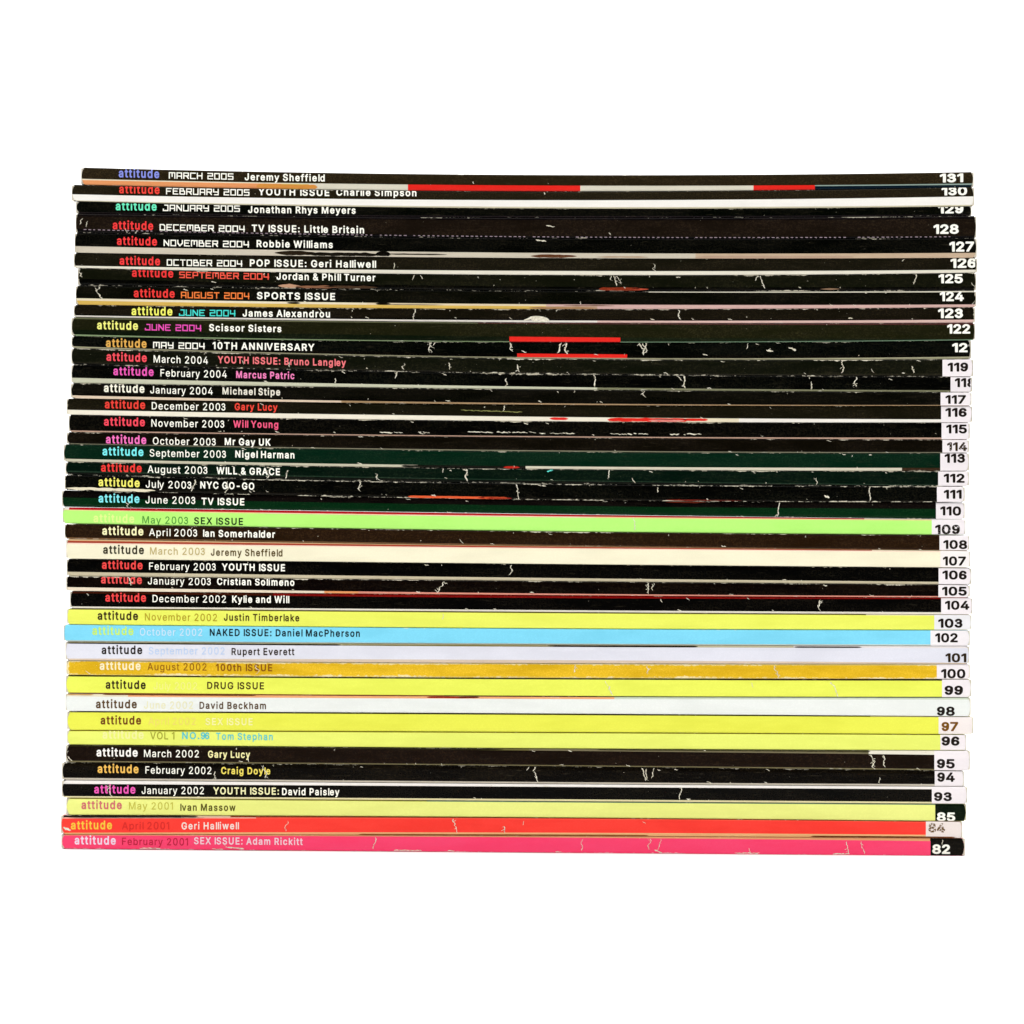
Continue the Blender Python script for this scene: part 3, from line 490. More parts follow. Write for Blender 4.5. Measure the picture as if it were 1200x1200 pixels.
# patches of picture and plain colour along the folds: number: [(band, from, to, upper share, lower share, colour, ragged)...]
BLOTCHES = {
 131: [(2, 300, 372, .1, 1.0, (222, 150, 70), .3)],
 127: [(1, 322, 372, .15, .9, (44, 34, 22), .5), (1, 360, 446, .3, 1.0, (24, 20, 14), .5), (1, 440, 458, 0, 1.0, (12, 10, 8), .3), (1, 452, 524, .35, .6, (40, 32, 22), .4), (1, 622, 676, .3, .95, (104, 62, 40), .5), (1, 700, 760, .6, .9, (186, 160, 134), .5), (1, 815, 1000, .5, 1, (190, 160, 136), .4)],
 125: [(1, 326, 352, .1, .9, (196, 150, 120), .5), (1, 346, 396, .3, .9, (140, 96, 70), .5), (1, 380, 442, .3, .8, (80, 58, 42), .5), (1, 702, 750, .1, .9, (150, 54, 30), .2), (1, 738, 760, .2, .8, (196, 80, 56), .4), (1, 962, 984, .2, .7, (150, 120, 94), .5)],
 124: [(2, 336, 352, .1, 1, (14, 12, 8), .3), (2, 440, 458, 0, 1, (14, 12, 8), .3), (2, 450, 520, .6, .9, (70, 50, 30), .4), (3, 620, 700, .3, 1, (170, 130, 90), .5), (2, 660, 720, .4, .9, (120, 90, 70), .5)],
 116: [(1, 644, 666, .1, .7, RED, .3), (1, 712, 806, .1, 1, (230, 40, 30), .25), (1, 760, 802, .3, 1, (232, 150, 140), .5), (1, 800, 830, .1, .7, (230, 40, 30), .3)],
 113: [(1, 590, 609, .1, .95, (190, 40, 26), .3), (1, 470, 500, .1, .9, (12, 14, 8), .3)],
 111: [(1, 72, 182, 0, .9, (236, 226, 196), .8), (1, 478, 596, .1, .95, (232, 96, 54), .2), (1, 560, 600, .2, .9, (150, 26, 20), .3), (1, 780, 834, .1, .9, (120, 30, 18), .5), (1, 810, 870, .2, .8, (90, 24, 16), .4)],
 110: [(0, 780, 828, 0, .25, (130, 50, 34), .4)],
 101: [(0, 76, 400, .35, 1, (10, 9, 6), .1), (0, 640, 818, .2, 1, (34, 30, 14), .1), (0, 930, 1010, .3, 1, (50, 44, 20), .1), (0, 400, 650, .4, .9, (120, 110, 64), .2)],
 99: [(0, 840, 1030, .2, 1, (48, 14, 5), .1), (0, 76, 130, .1, .9, (20, 14, 6), .1)],
 98: [(0, 72, 110, .1, .5, (200, 150, 90), .2), (0, 500, 560, .1, .8, (170, 44, 20), .3), (0, 536, 562, .1, .7, (40, 20, 10), .3), (0, 120, 300, .0, .35, (130, 70, 20), .2)],
 95: [(0, 76, 590, .1, .9, (44, 40, 20), .4), (0, 700, 1020, .05, .5, (70, 66, 40), .3)],
 84: [(0, 180, 232, .05, .8, (22, 18, 11), .3), (1, 80, 240, .1, .8, (120, 108, 96), .6), (3, 420, 760, .6, .95, (150, 90, 40), .2), (3, 950, 1120, .55, .95, (120, 60, 30), .2)],
 109: [(1, 300, 700, .2, .9, (252, 214, 190), .4)],
}
# ------------------------------------------------------------------ letter shapes
def parse_glyphs():
    out = {}
    for line in GLYPHS.strip().split('\n'):
        ch, adv, body = line.split(' ', 2)
        cs = [np.array([[float(a) for a in p.split()] for p in c.split(',')]) for c in body.split('|')]
        out[ch] = (float(adv), cs)
    return out


OUTLINES = parse_glyphs()
CAP = 509.0
GLYPH_CACHE = {}


def march(field, xs, ys):
    """closed contour loops of field < 0"""
    nxt = {}
    pts = {}

    def cut(i0, j0, i1, j1):
        k = (i0, j0, i1, j1) if (i0, j0) < (i1, j1) else (i1, j1, i0, j0)
        if k not in pts:
            a, b = field[k[1], k[0]], field[k[3], k[2]]
            t = a / (a - b)
            pts[k] = (xs[k[0]] + t * (xs[k[2]] - xs[k[0]]), ys[k[1]] + t * (ys[k[3]] - ys[k[1]]))
        return k
    ins = field < 0
    ny, nx = field.shape
    s = ins[:-1, :-1].astype(int) + ins[:-1, 1:] + ins[1:, 1:] + ins[1:, :-1]
    for j, i in zip(*np.nonzero((s > 0) & (s < 4))):
        c = [(i, j), (i + 1, j), (i + 1, j + 1), (i, j + 1)]
        v = [bool(ins[q[1], q[0]]) for q in c]
        starts, ends = [], []
        for a in range(4):
            b = (a + 1) % 4
            if v[a] != v[b]:
                k = cut(*c[a], *c[b])
                (starts if v[a] else ends).append((a, k))
        for a, k in starts:              # walk with the inside on the left
            best = min(ends, key=lambda q: (a - q[0]) % 4 if len(ends) > 1 else 0)
            ends.remove(best)
            nxt[k] = best[1]
    loops = []
    while nxt:
        k0, k = next(iter(nxt.items()))
        loop = [k0]
        del nxt[k0]
        while k != k0 and k in nxt:
            loop.append(k)
            k = nxt.pop(k)
        if len(loop) > 3:
            loops.append([pts[q] for q in loop])
    return loops


def tidy(loop, eps):
    p = [np.array(q) for q in loop]
    changed = True
    while changed and len(p) > 4:
        changed = False
        i = 0
        while i < len(p) and len(p) > 4:
            a, b, c = p[i - 1], p[i], p[(i + 1) % len(p)]
            d = c - a
            L = math.hypot(d[0], d[1]) or 1.0
            if abs((b[0] - a[0]) * d[1] - (b[1] - a[1]) * d[0]) / L < eps:
                p.pop(i)
                changed = True
            i += 1
    return [tuple(q) for q in p]


def contains(l, p):
    c = False
    for a, b in zip(l, l[1:] + l[:1]):
        if (a[1] > p[1]) != (b[1] > p[1]) and p[0] < (b[0] - a[0]) * (p[1] - a[1]) / (b[1] - a[1]) + a[0]:
            c = not c
    return c


def fill(loops):
    """each outline together with the holes inside it"""
    loops = [[tuple(q) for q in l] for l in loops]
    depth = [sum(contains(m, l[0]) for m in loops if m is not l) for l in loops]
    out = []
    for l, d in zip(loops, depth):
        if d % 2 == 0:
            out += fill_one([l] + [m for m, e in zip(loops, depth) if e == d + 1 and contains(l, m[0])])
    return out


def fill_one(loops):
    flat = [Vector((q[0], q[1], 0)) for l in loops for q in l]
    tris = tessellate_polygon([[Vector((q[0], q[1], 0)) for q in l] for l in loops])
    return [tuple((flat[i].x, flat[i].y) for i in t) for t in tris]


def arc(cx, cy, rx, ry, a0, a1, n=18):
    return [(cx + rx * math.cos(math.radians(a0 + (a1 - a0) * k / n)), cy + ry * math.sin(math.radians(a0 + (a1 - a0) * k / n))) for k in range(n + 1)]


# round figures drawn as pen strokes on their centre lines
_SIX = [arc(160, 155, 120, 123, 0, 360, 30), [(40, 155)] + arc(164, 255, 124, 222, 180, 90) + arc(164, 367, 112, 110, 90, 12, 8)]
STROKED = {
    '3': [arc(152, 374, 108, 103, 168, -90) + [(118, 271)], [(118, 271)] + arc(152, 151, 124, 120, 90, -165, 22)],
    '6': _SIX,
    '9': [[(320 - x, 509 - y) for x, y in s] for s in _SIX],
}


def glyph(ch, weight):
    key = (ch, weight)
    if key in GLYPH_CACHE:
        return GLYPH_CACHE[key]
    if ch == ' ':
        GLYPH_CACHE[key] = (215.0, [])
        return GLYPH_CACHE[key]
    pen = ch in STROKED
    adv, cs = (322.0, [np.array(s) for s in STROKED[ch]]) if pen else OUTLINES[ch]
    if ch == 'i':                        # keep the dot clear of a heavy stem
        cs = [c + (0, weight * 1.1) if c[:, 1].min() > 380 else c for c in cs]
    allp = np.concatenate(cs)
    pad = weight + 22 + (34 if pen else 0)
    step = 11.0
    xs = np.arange(allp[:, 0].min() - pad, allp[:, 0].max() + pad + step, step)
    ys = np.arange(allp[:, 1].min() - pad, allp[:, 1].max() + pad + step, step)
    X, Y = np.meshgrid(xs, ys)
    dist = np.full(X.shape, 1e9)
    wind = np.zeros(X.shape, dtype=int)
    for c in cs:
        for (ax, ay), (bx, by) in (zip(c, c[1:]) if pen else zip(c, np.roll(c, -1, axis=0))):
            dx, dy = bx - ax, by - ay
            L = dx * dx + dy * dy
            if L == 0:
                continue
            t = np.clip(((X - ax) * dx + (Y - ay) * dy) / L, 0, 1)
            dist = np.minimum(dist, np.hypot(X - ax - t * dx, Y - ay - t * dy))
            side = (X - ax) * dy - (Y - ay) * dx
            if pen:
                continue
            wind += ((ay <= Y) & (by > Y) & (side < 0)).astype(int) - ((by <= Y) & (ay > Y) & (side > 0)).astype(int)
    f = np.where(wind != 0, -dist, dist) - weight - (32 if pen else 0)
    f[np.abs(f) < 1e-3] = 1e-3
    loops = [tidy(l, 1.2) for l in march(f, xs, ys)]
    k = CAP / (CAP + 2 * weight)
    loops = [[(x + weight, (y + weight) * k) for x, y in l] for l in loops]
    GLYPH_CACHE[key] = (adv + weight * (0.05 if weight > 10 else -4.5), fill(loops))
    return GLYPH_CACHE[key]


# square display letters of the later issues: strokes on a grid 5 wide, 6 high
SQUARE = {
 'A': ("0 0,0 6,5 6,5 0", "0 2.4,5 2.4"), 'B': ("0 6,3.6 6,3.6 3.4", "0 3.4,5 3.4,5 0,0 0,0 6"), 'C': ("5 6,0 6,0 0,5 0",),
 'D': ("0 0,0 6,3.6 6,5 4.6,5 0,0 0",), 'E': ("5 6,0 6,0 0,5 0", "0 3.2,4 3.2"), 'F': ("5 6,0 6,0 0", "0 3,4 3"), 'G': ("5 6,0 6,0 0,5 0,5 3,2.8 3",),
 'H': ("0 0,0 6", "5 0,5 6", "0 3.2,5 3.2"), 'J': ("1.6 6,5 6,5 0,0 0,0 1.6",), 'M': ("0 0,0 6,6 6,6 0", "3 6,3 2"), 'N': ("0 0,0 6,5 0,5 6",),
 'O': ("0 0,0 6,5 6,5 0,0 0",), 'P': ("0 0,0 6,5 6,5 2.6,0 2.6",), 'R': ("0 0,0 6,5 6,5 2.8,0 2.8", "3 2.8,5 0"), 'S': ("5 6,0 6,0 3.2,5 3.2,5 0,0 0",),
 'T': ("0 6,5 6", "2.5 6,2.5 0"), 'U': ("0 6,0 0,5 0,5 6",), 'V': ("0 6,0 3,2.2 0,5 3,5 6",), 'Y': ("0 6,0 3,5 3", "5 6,5 0,1 0"),
 '0': ("0 0,0 6,5 6,5 0,0 0",), '2': ("0 6,5 6,5 3.2,0 3.2,0 0,5 0",), '4': ("0 6,0 2.4,5 2.4", "4.6 6,4.6 0"), '5': ("5 6,0 6,0 3.2,5 3.2,5 0,0 0",),
}


def square_glyph(ch):
    key = (ch, 'square')
    if key in GLYPH_CACHE:
        return GLYPH_CACHE[key]
    if ch == ' ':
        GLYPH_CACHE[key] = (330.0, [])
        return GLYPH_CACHE[key]
    u = CAP / 7.2
    segs = []
    for s in SQUARE[ch]:
        p = [tuple(float(v) for v in q.split()) for q in s.split(',')]
        segs += list(zip(p, p[1:]))
    wmax = max(q[0] for sg in segs for q in sg)
    step = 0.16
    xs = np.arange(-0.95, wmax + 0.96, step)
    ys = np.arange(-0.95, 6.96, step)
    X, Y = np.meshgrid(xs, ys)
    f = np.full(X.shape, 1e9)
    for (ax, ay), (bx, by) in segs:
        dx, dy = bx - ax, by - ay
        t = np.clip(((X - ax) * dx + (Y - ay) * dy) / (dx * dx + dy * dy), 0, 1)
        ex, ey = np.abs(X - ax - t * dx), np.abs(Y - ay - t * dy)
        f = np.minimum(f, (ex ** 5 + ey ** 5) ** 0.2 - 0.6)
    f[np.abs(f) < 1e-4] = 1e-4
    loops = [tidy(l, 0.03) for l in march(f, xs, ys)]
    loops = [[((x + 0.6) * u * 1.12, (y + 0.6) * u) for x, y in l] for l in loops]
    GLYPH_CACHE[key] = ((wmax + 1.2 + 1.15) * u * 1.12, fill(loops))
    return GLYPH_CACHE[key]


def clip_poly(poly, axis, limit, keep_less):
    out = []
    for a, b in zip(poly, poly[1:] + poly[:1]):
        ia = (a[axis] < limit) == keep_less
        ib = (b[axis] < limit) == keep_less
        if ia:
            out.append(a)
        if ia != ib:
            t = (limit - a[axis]) / (b[axis] - a[axis])
            out.append((a[0] + t * (b[0] - a[0]), a[1] + t * (b[1] - a[1])))
    return out


# ------------------------------------------------------------------ magazines
XL, XM, XR = 115.0, 615.0, 1100.0
ROUND = 2.0                              # radius of the spine's folds, in units


def curve(p):
    a, b, c = p
    def f(x):
        return (a * (x - XM) * (x - XR) / ((XL - XM) * (XL - XR)) + b * (x - XL) * (x - XR) / ((XM - XL) * (XM - XR))
                + c * (x - XL) * (x - XM) / ((XR - XL) * (XR - XM)))
    return f


class Magazine:
    def __init__(self, spec, index):
        self.num, self.xl, self.xr, top, bands, opt = spec
        self.opt = opt
        self.rng = random.Random(self.num * 7 + 1)
        self.top = curve(top)
        self.bands = [(c, curve(b)) for c, b in bands]
        self.bot = self.bands[-1][1]
        thick = [curve(b)(XM) - (self.top if i == 0 else curve(bands[i - 1][1]))(XM) for i, (c, b) in enumerate(bands)]
        self.main = max(range(len(bands)), key=lambda i: thick[i])
        self.setback = self.rng.uniform(0.0, 2.2) * UNIT
        self.endl, self.endr = self.rng.uniform(3.0, 6.5), self.rng.uniform(1.5, 5.0)
        xm = (self.xl + self.xr) / 2
        ox, oz = plane(xm, self.bot(xm))
        self.origin = Vector((ox, self.setback, oz))
        self.seed = self.num * 3.7

    def depth(self, x, y):
        d = min(y - self.top(x), self.bot(x) - y)
        R = .6 if self.num == 82 and self.bot(x) - y < y - self.top(x) else ROUND
        if d >= R:
            return 0.0
        d = max(d, 0.0)
        return (R - math.sqrt(max(0.0, R * R - (R - d) ** 2))) * 0.8 * UNIT

    def edge(self, x, y):
        return max(0.0, min(y - self.top(x), self.bot(x) - y, (x - self.xl) * .8, (self.xr - x) * .8))

    def inset(self, x, y, left):
        t, b = self.top(x), self.bot(x)
        f = 2 * (y - t) / max(0.1, b - t) - 1
        f = max(-1.0, min(1.0, f))
        k = 1 - math.sqrt(max(0.0, 1 - f * f * 0.94))
        n = noise.noise(Vector((y * 0.45, self.seed, 3.0 if left else 9.0)))
        return (self.endl if left else self.endr) * k + 0.9 * abs(n)

    def local(self, x, y, proud=0.0):
        px, pz = plane(x, y)
        return (px - self.origin.x, self.depth(x, y) - proud * UNIT, pz - self.origin.z)

    # one strip of the spine between two curves, following the rounded profile
    def sheet(self, x0, x1, ya, yb, proud, V, F, A, slot_of, slots, jag=0.0, jag_top=0.0):
        cuts = [x0]
        step = 5.0
        x = x0 + step
        stops = sorted(s for s in (slot_of[0] if slot_of[0] else []) if x0 < s < x1)
        allx = list(np.arange(x0, x1, step)) + stops + [x1]
        if x0 <= self.xl + 0.1:
            allx += [x0 + 1.0, x0 + 2.2, x0 + 3.5]
        if x1 >= self.xr - 0.1:
            allx += [x1 - 1.0, x1 - 2.2, x1 - 3.5]
        allx = sorted(set(round(float(v), 2) for v in allx))
        t = yb(XM) - ya(XM)
        if t > 5:
            fr = [0, .03, .07, .12, .3, .5, .7, .88, .93, .97, 1]
        elif t > 1.6:
            fr = [0, .2, .5, .8, 1]
        else:
            fr = [0, .5, 1]
        base = len(V)
        for x in allx:
            a, b = ya(x), yb(x)
            if jag_top:
                a += jag_top * noise.noise(Vector((x * 0.22, self.seed + 11, 0)))
            if jag:
                b += jag * noise.noise(Vector((x * 0.22, self.seed + 11 + 5, 0)))
            b = max(b, a + 0.05)
            for f in fr:
                y = a + (b - a) * f
                xx = x
                if x < self.xl + 9:
                    w = 1 - (x - self.xl) / 9
                    xx = x + w * self.inset(x, y, True)
                elif x > self.xr - 9:
                    w = 1 - (self.xr - x) / 9
                    xx = x - w * self.inset(x, y, False)
                V.append(self.local(xx, y, proud))
                A.append((xx, self.edge(xx, y), y))
        n = len(fr)
        for i in range(len(allx) - 1):
            mid = (allx[i] + allx[i + 1]) / 2
            s = slot_of[1](mid)
            for j in range(n - 1):
                p = base + i * n + j
                F.append((p, p + 1, p + n + 1, p + n))
                slots.append(s)

    def ribbon(self, x, y0, y1, width, lean, V, F, A, slots, slot):
        r = self.rng
        n = max(4, int(abs(y1 - y0) / 1.3) + 2)
        if abs(lean) > 2 * abs(y1 - y0):
            n = int(abs(lean) / 2) + 3
        base = len(V)
        horiz = abs(lean) > abs(y1 - y0)
        bend = r.uniform(-1.5, 1.5) if abs(y1 - y0) > 6 else 0
        for k in range(n):
            f = k / (n - 1)
            cx = x + lean * f + (0 if horiz else r.uniform(-.6, .6) + bend * math.sin(f * math.pi * (1 + abs(bend))))
            cy = y0 + (y1 - y0) * f + (r.uniform(-.5, .5) if horiz else 0)
            w = width * 0.5 * r.uniform(.45, 1.15) * (0.35 if k in (0, n - 1) else 1)
            for s in (-1, 1):
                qx, qy = (cx, cy + s * w) if horiz else (cx + s * w, cy)
                qy = min(max(qy, self.top(qx) + .1), self.bot(qx) - .1)
                qx = min(max(qx, self.xl + 1), self.xr - 1)
                V.append(self.local(qx, qy, 0.16))
                A.append((qx, self.edge(qx, qy), qy))
        for k in range(n - 1):
            p = base + 2 * k
            F.append((p, p + 2, p + 3, p + 1))
            slots.append(slot)

    def blotch(self, band, x0, x1, fa, fb, V, F, A, S, slot, ragged):
        up = self.top if band == 0 else self.bands[band - 1][1]
        lo = self.bands[band][1]
        n = max(5, int((x1 - x0) / 2.5))
        base = len(V)
        ph = self.rng.uniform(0, 99)
        x0, x1 = max(x0, self.xl + 1.5), min(x1, self.xr - 1.5)
        for k in range(n + 1):
            f = k / n
            x = x0 + (x1 - x0) * f
            a, b = up(x), lo(x)
            taper = min(1.0, min(f, 1 - f) * (x1 - x0) / (4.0 if ragged <= .3 else 14.0) + .04) ** .7
            m = (fa + fb) / 2
            nz = [noise.noise(Vector((x * .13, ph + q, self.seed))) * ragged for q in (0, 5)]
            p = m + (fa - m) * taper * (1 + nz[0])
            q = m + (fb - m) * taper * (1 + nz[1])
            for g in (p + (q - p) * h for h in (0, .2, .4, .6, .8, 1)):
                y = a + (b - a) * min(1.0, max(0.0, g))
                y = min(max(y, self.top(x) + .05), self.bot(x) - .05)
                V.append(self.local(x, y, 0.12)); A.append((x, 5.0, y))
        for k in range(n):
            for h in range(5):
                p = base + 6 * k + h
                F.append((p, p + 1, p + 7, p + 6)); S.append(slot)

    def finish(self, name, V, F, A, mats, slots, parent, flip=False):
        o = link_mesh(name, V, F, mats, slots, parent, smooth=True)
        at = o.data.attributes.new("print", 'FLOAT_VECTOR', 'POINT')
        at.data.foreach_set('vector', np.array(A, dtype=np.float32).ravel())
        return o

    def text(self, name, runs, parent, mats, tight=False):
        """runs: (text, x0, x1, baseline at x0, cap height, weight or 'square', slot)"""
        V, F, S = [], [], []
        ref = self.bands[self.main][1]
        for body, x0, x1, yb, cap, weight, slot in runs:
            gl = [square_glyph(c) if weight == 'square' else glyph(c, weight) for c in body]
            pen = 0.0
            place = []
            for c, (adv, tris) in zip(body, gl):
                if tight:
                    ex = [q[0] for t in tris for q in t]
                    place.append((pen - min(ex), tris))
                    pen += max(ex) - min(ex) + 48
                else:
                    place.append((pen, tris))
                    pen += adv
            xs = [p + q[0] for p, tris in place for t in tris for q in t]
            lo, hi = min(xs), max(xs)
            sx = (x1 - x0) / (hi - lo)
            sy = cap / CAP
            for p, tris in place:
                for t in tris:
                    poly = []
                    for gx, gy in t:
                        x = x0 + (p + gx - lo) * sx
                        poly.append((x, yb + (ref(x) - ref(x0)) - gy * sy))
                    cx = sum(q[0] for q in poly) / 3
                    for axis, lim, less in ((1, self.top(cx) + .35, False), (1, self.bot(cx) - .35, True), (0, self.xr - 1.6, True)):
                        if poly:
                            poly = clip_poly(poly, axis, lim, less)
                    if len(poly) < 3:
                        continue
                    lo_y, hi_y = min(q[1] for q in poly), max(q[1] for q in poly)
                    cuts = [c for c in (self.top(cx) + .7, self.top(cx) + 1.6, self.bot(cx) - 1.6, self.bot(cx) - .7) if lo_y < c < hi_y]
                    pieces = []
                    rest = poly
                    for c in sorted(cuts):
                        up = clip_poly(rest, 1, c, True)
                        rest = clip_poly(rest, 1, c, False)
                        if len(up) > 2:
                            pieces.append(up)
                        if len(rest) < 3:
                            break
                    if len(rest) > 2:
                        pieces.append(rest)
                    for piece in pieces:
                        b = len(V)
                        for x, y in piece:
                            V.append(self.local(x, y, 0.14))
                        F.append(tuple(range(b, b + len(piece))))
                        S.append(slot)
        o = link_mesh(name, V, F, mats, S, parent)
        return o

    def slab(self, name, y_of, y2_of, front, back, mats, parent, pad=0.0):
        """a thin sheet lying in the stack, between two heights, from the spine to the fore edge"""
        V, F = [], []
        xs = np.linspace(self.xl + 2.0 - pad, self.xr - 1.8 + pad, 25)
        for x in xs:
            for y in (front, back):
                for h in (y_of(x), y2_of(x)):
                    px, pz = plane(x, h)
                    V.append((px - self.origin.x, y, pz - self.origin.z))
        for i in range(len(xs) - 1):
            a, b = 4 * i, 4 * i + 4
            F += [(a, b, b + 2, a + 2), (a + 1, a + 3, b + 3, b + 1), (a, a + 1, b + 1, b), (a + 2, b + 2, b + 3, a + 3)]
        F += [(0, 2, 3, 1), (b, b + 1, b + 3, b + 2)]
        return link_mesh(name, V, F, mats, None, parent)

    def build(self):
        opt = self.opt
        wear, speck, grain = opt.get('wear', .4), opt.get('speck', .5), opt.get('grain', .5)
        root = bpy.data.objects.new("magazine", None)
        COL.objects.link(root)
        root.location = self.origin
        root.empty_display_size = 0.02
        self.root = root
        # spine
        mc = self.bands[self.main][0]
        mats, V, F, A, S = [TORN], [], [], [], []

        def slot(color, is_main):
            m = ink(color, self.seed, wear if is_main or sum(color) < 240 else wear * .5, speck, grain)
            if m not in mats:
                mats.append(m)
            return mats.index(m)
        prev = self.top
        for i, (c, low) in enumerate(self.bands):
            main = i == self.main
            if isinstance(c, list):
                ends = [e for e, _ in c]
                sl = [slot(q, main) for _, q in c]
                pick = lambda x, ends=ends, sl=sl: sl[next((k for k, e in enumerate(ends) if x < e), len(sl) - 1)]
                so = (ends, pick)
            else:
                s0 = slot(c, main)
                so = (None, lambda x, s0=s0: s0)
            last = i == len(self.bands) - 1
            self.sheet(self.xl, self.xr, prev, low, 0.0, V, F, A, so, S,
                       jag=0.0 if last else 0.0, jag_top=0.0)
            prev = low
        for band, x0, x1, fa, fb, c, rag in BLOTCHES.get(self.num, []):
            m = ink(c, self.seed, 0, .5, .6)
            if m not in mats:
                mats.append(m)
            self.blotch(band, x0, x1, fa, fb, V, F, A, S, mats.index(m), rag)
        for cr in CRACKS.get(self.num, []):
            self.ribbon(*cr, V, F, A, S, 0)
            x, y0, y1, w, lean = cr
            if y1 - y0 > 7:               # side branches and loose flakes
                for _ in range(self.rng.choice((1, 2, 3))):
                    f = self.rng.uniform(.05, .95)
                    y = y0 + (y1 - y0) * f
                    self.ribbon(x + lean * f, y, y + self.rng.uniform(-3.5, 3.5), w * .6, self.rng.uniform(-4, 4), V, F, A, S, 0)
        if sum(mc) < 140 and wear >= .3:
            r = self.rng
            for _ in range(int(7 + wear * 14)):
                x = r.uniform(200, 1085)
                if r.random() < .6:
                    y = self.bands[self.main][1](x) - r.uniform(.2, 1.5)
                else:
                    y = self.top(x) + r.uniform(.5, 2.5)
                self.ribbon(x, y, y + r.uniform(.3, 2.2), r.uniform(.6, 1.2), r.choice((r.uniform(-1, 1), r.uniform(2, 6))), V, F, A, S, 0)
        self.extra(V, F, A, S, mats)
        spine = self.finish("spine", V, F, A, mats, S, root)
        # number panel
        x0, x1, y0, y1, fc, px, pc = FIGURES[self.num]
        if px:
            V, F, A, S = [], [], [], []
            t = lambda x: self.top(x) + .25
            b = lambda x: self.bot(x) - .25
            self.sheet(px, self.xr, t, b, 0.05, V, F, A, (None, lambda x: 0), S)
            self.finish("number_panel", V, F, A, [ink(pc, self.seed, .1, 0 if sum(pc) > 240 else .5, .4)], S, spine)
        under = pc or mc
        rub = .36 if self.num == 84 else (.1 if self.num in (114, 109) else 0.0)
        self.text("issue_number", [(str(self.num), x0, x1, y1, y1 - y0, 31 if px or self.num in (101, 98) else 31, 0)], spine,
                  [letter_ink(fc, under, rub)], tight=True)
        # writing at the head of the spine
        mast, date, heads = WORDS[self.num]
        self.text("masthead", [("attitude", mast[0], mast[1], mast[2], 10.2, 25 if sum(mc) < 240 else 25, 0)], spine, [letter_ink(mast[3])])
        ref = self.bands[self.main][1]
        dy = mast[2] + (ref(date[1]) - ref(mast[0]))
        if self.num >= 121:
            run = (date[0], date[1], date[2], dy + .2, 7.6, 'square', 0)
        else:
            run = (date[0], date[1], date[2], dy + .2, 8.6, 7, 0)
        self.text("issue_date", [run], spine, [letter_ink(date[3])])
        hm = []
        runs = []
        for body, a, b, yb, c in heads:
            m = letter_ink(c)
            if m not in hm:
                hm.append(m)
            runs.append((body, a, b, yb, 8.4, 24 if sum(mc) < 240 else 21, hm.index(m)))
        self.text("headline", runs, spine, hm)
        # covers and pages behind the spine
        fr = ROUND * .8 * UNIT + 0.00004
        back = 0.21 + self.rng.uniform(-.002, .002)
        th = 0.75
        dark = mc if sum(mc) < 240 else tuple(int(v * .8) for v in mc)
        cm = ink(dark, self.seed, .2, .3, .5)
        self.slab("front_cover", self.top, lambda x: self.top(x) + th, fr, back, [cm], root)
        self.slab("back_cover", lambda x: self.bot(x) - th, self.bot, fr, back, [cm], root)
        self.slab("pages", lambda x: self.top(x) + th + .1, lambda x: self.bot(x) - th - .1, fr, back - .001, [PAGES], root, pad=2.7)
        return root

    def extra(self, V, F, A, S, mats):
        r = self.rng
        if self.num == 128:               # row of tiny printed dashes along the lower fold
            m = ink((170, 150, 160), 1.0, 0, 0, .5)
            mats.append(m)
            k = mats.index(m)
            lo = self.bands[1][1]
            x = 98.0
            while x < 1120:
                if r.random() < .93:
                    y = lo(x) + .4
                    b = len(V)
                    L = r.uniform(2.0, 3.4)
                    for qx, qy in ((x, y), (x + L, y + .1), (x + L, y + .95), (x, y + .85)):
                        V.append(self.local(qx, qy, .08)); A.append((qx, 5.0, qy))
                    F.append((b, b + 3, b + 2, b + 1)); S.append(k)
                x += 5.6
        if self.num == 123:               # big tear where the cover has come away
            b = len(V)
            up = [(614, 374.6), (618, 373.2), (622, 370.9), (627, 370.2), (632, 370.4), (637, 371.2), (641, 372.6), (643.5, 374.6)]
            dn = [(614, 375.4), (618, 375.0), (622, 374.2), (625, 376.8), (632, 377.6), (637, 377.4), (641, 376.8), (643.5, 375.6)]
            for p, q in zip(up, dn):
                for x, y in (p, q):
                    V.append(self.local(x, y, .5)); A.append((x, 5.0, y))
            for i in range(len(up) - 1):
                p = b + 2 * i
                F.append((p, p + 1, p + 3, p + 2)); S.append(0)
        if self.num == 115:               # rubbed white line low on the spine
            for x, x2, y in ((445, 470, 507), (490, 500, 507), (548, 566, 506.6), (582, 629, 507.0), (632, 666, 508.0), (715, 755, 508.8), (785, 822, 509.3)):
                while x < x2:
                    L = r.uniform(2, 16)
                    self.ribbon(x, y - r.uniform(.3, .9), y + r.uniform(-.5, .3), r.uniform(.6, 1.5), L, V, F, A, S, 0)
                    x += L + r.choice((0, 0, 1.5, 5))
        if self.num == 112:               # a cyan fleck
            m = ink((110, 240, 225), 1.0, 0, 0, .3)
            mats.append(m)
            self.ribbon(641, 552.6, 550.6, 1.6, 7, V, F, A, S, mats.index(m))
        if self.num == 116:
            m = ink((150, 150, 90), 1.0, 0, 0, .5)
            mats.append(m)
            self.ribbon(540, 480.6, 483, 1.0, 72, V, F, A, S, mats.index(m))
        if self.num == 85 or self.num == 82:
            n = 9 if self.num == 82 else 0
            for _ in range(n):
                x = r.uniform(150, 1050)
                y = self.bot(x) - 1.2
                self.ribbon(x, y, y + .2, 1.2, r.uniform(6, 30), V, F, A, S, 0)


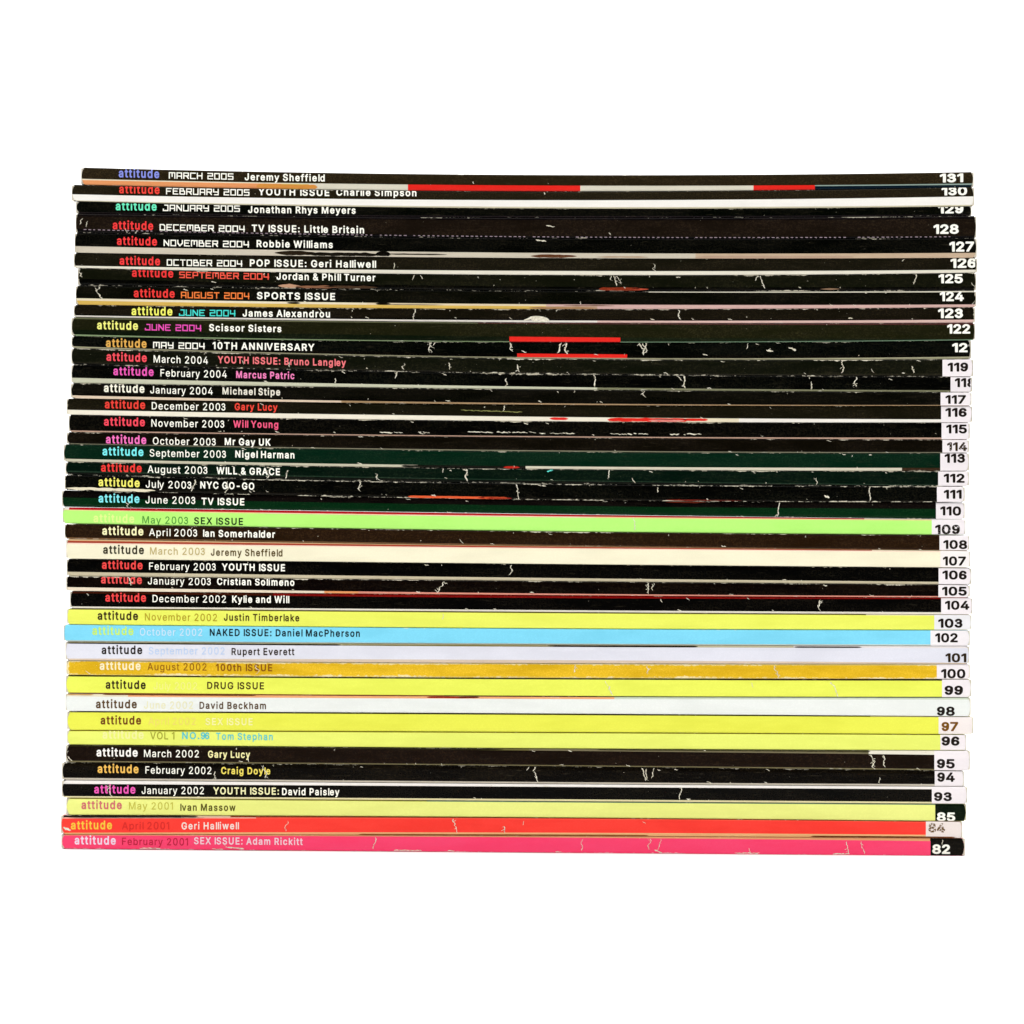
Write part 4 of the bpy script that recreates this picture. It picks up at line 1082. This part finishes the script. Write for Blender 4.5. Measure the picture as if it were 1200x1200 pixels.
LABELS = {
 131: "black-spined magazine numbered 131 with periwinkle masthead, topmost of the whole stack",
 130: "black-spined magazine numbered 130 with thick white strip along its lower edge",
 129: "slim black-spined magazine numbered 129 with mint green masthead",
 128: "thick dark spine magazine numbered 128 with dotted line along its lower edge",
 127: "black-spined magazine numbered 127, dated November 2004, above a pale stone strip",
 126: "black-spined magazine numbered 126, dated October 2004, with narrow white line below",
 125: "black-spined magazine numbered 125 with salmon date September 2004 and cracked ink",
 124: "black-spined magazine numbered 124 with orange date August 2004 above a yellow edge",
 123: "black-spined magazine numbered 123 with turquoise date and a white tear mid-spine",
 122: "olive-black magazine numbered 122 with yellow masthead and pink June 2004 date",
 121: "black magazine with gold masthead, 10TH ANNIVERSARY headline and number cut off at 12",
 119: "black magazine numbered 119 on a white panel with salmon YOUTH ISSUE headline",
 118: "black magazine numbered 118, last digit cut off, with magenta masthead February 2004",
 117: "black magazine numbered 117 on white panel with white masthead January 2004",
 116: "black magazine numbered 116 with red headline and white red-patched strip below",
 115: "black magazine numbered 115 with pink-red masthead dated November 2003",
 114: "black magazine numbered 114 with pink masthead and worn last digit",
 113: "dark green magazine numbered 113 with cyan masthead dated September 2003",
 112: "greenish black magazine numbered 112 with red masthead and WILL & GRACE headline",
 111: "black magazine numbered 111 with yellow masthead and NYC GO-GO headline",
 110: "half black half green magazine numbered 110 with pale cyan masthead, TV ISSUE",
 109: "bright lime green magazine numbered 109 with red upper edge, SEX ISSUE",
 108: "dark brown magazine numbered 108 with cream masthead under the lime green one",
 107: "cream-spined magazine numbered 107 with black masthead dated March 2003",
 106: "plain black magazine numbered 106 with YOUTH ISSUE headline under the cream one",
 105: "black magazine numbered 105 with red masthead dated January 2003",
 104: "black magazine numbered 104 with thin dark red line along its upper edge",
 103: "yellow magazine numbered 103 with black masthead directly above the blue one",
 102: "sky blue magazine numbered 102 with NAKED ISSUE headline, the only blue spine",
 101: "pale lilac-white magazine numbered 101 directly under the blue one",
 100: "golden mustard magazine numbered 100 with scuffed edges, 100th ISSUE",
 99: "yellow magazine numbered 99 with DRUG ISSUE headline under the golden one",
 98: "plain white magazine numbered 98 with brown masthead between two yellow ones",
 97: "yellow magazine numbered 97 with brown masthead and faint SEX ISSUE headline",
 96: "yellow magazine numbered 96 with pale masthead and blue NO.96 lettering",
 95: "brown-black magazine numbered 95 with white masthead dated March 2002",
 94: "scuffed black magazine numbered 94 with orange masthead dated February 2002",
 93: "black magazine numbered 93 with pink masthead under a white upper strip",
 85: "pale yellow magazine numbered 85 on a black panel with rose masthead",
 84: "red-spined magazine numbered 84 with yellow masthead and worn number",
 82: "hot pink magazine numbered 82, lowest of the stack on the white surface",
}

for i, spec in enumerate(MAGS):
    mg = Magazine(spec, i)
    root = mg.build()
    root['label'] = LABELS[mg.num]
    root['category'] = 'magazine'
    root['group'] = 'magazines stacked with their spines facing out'
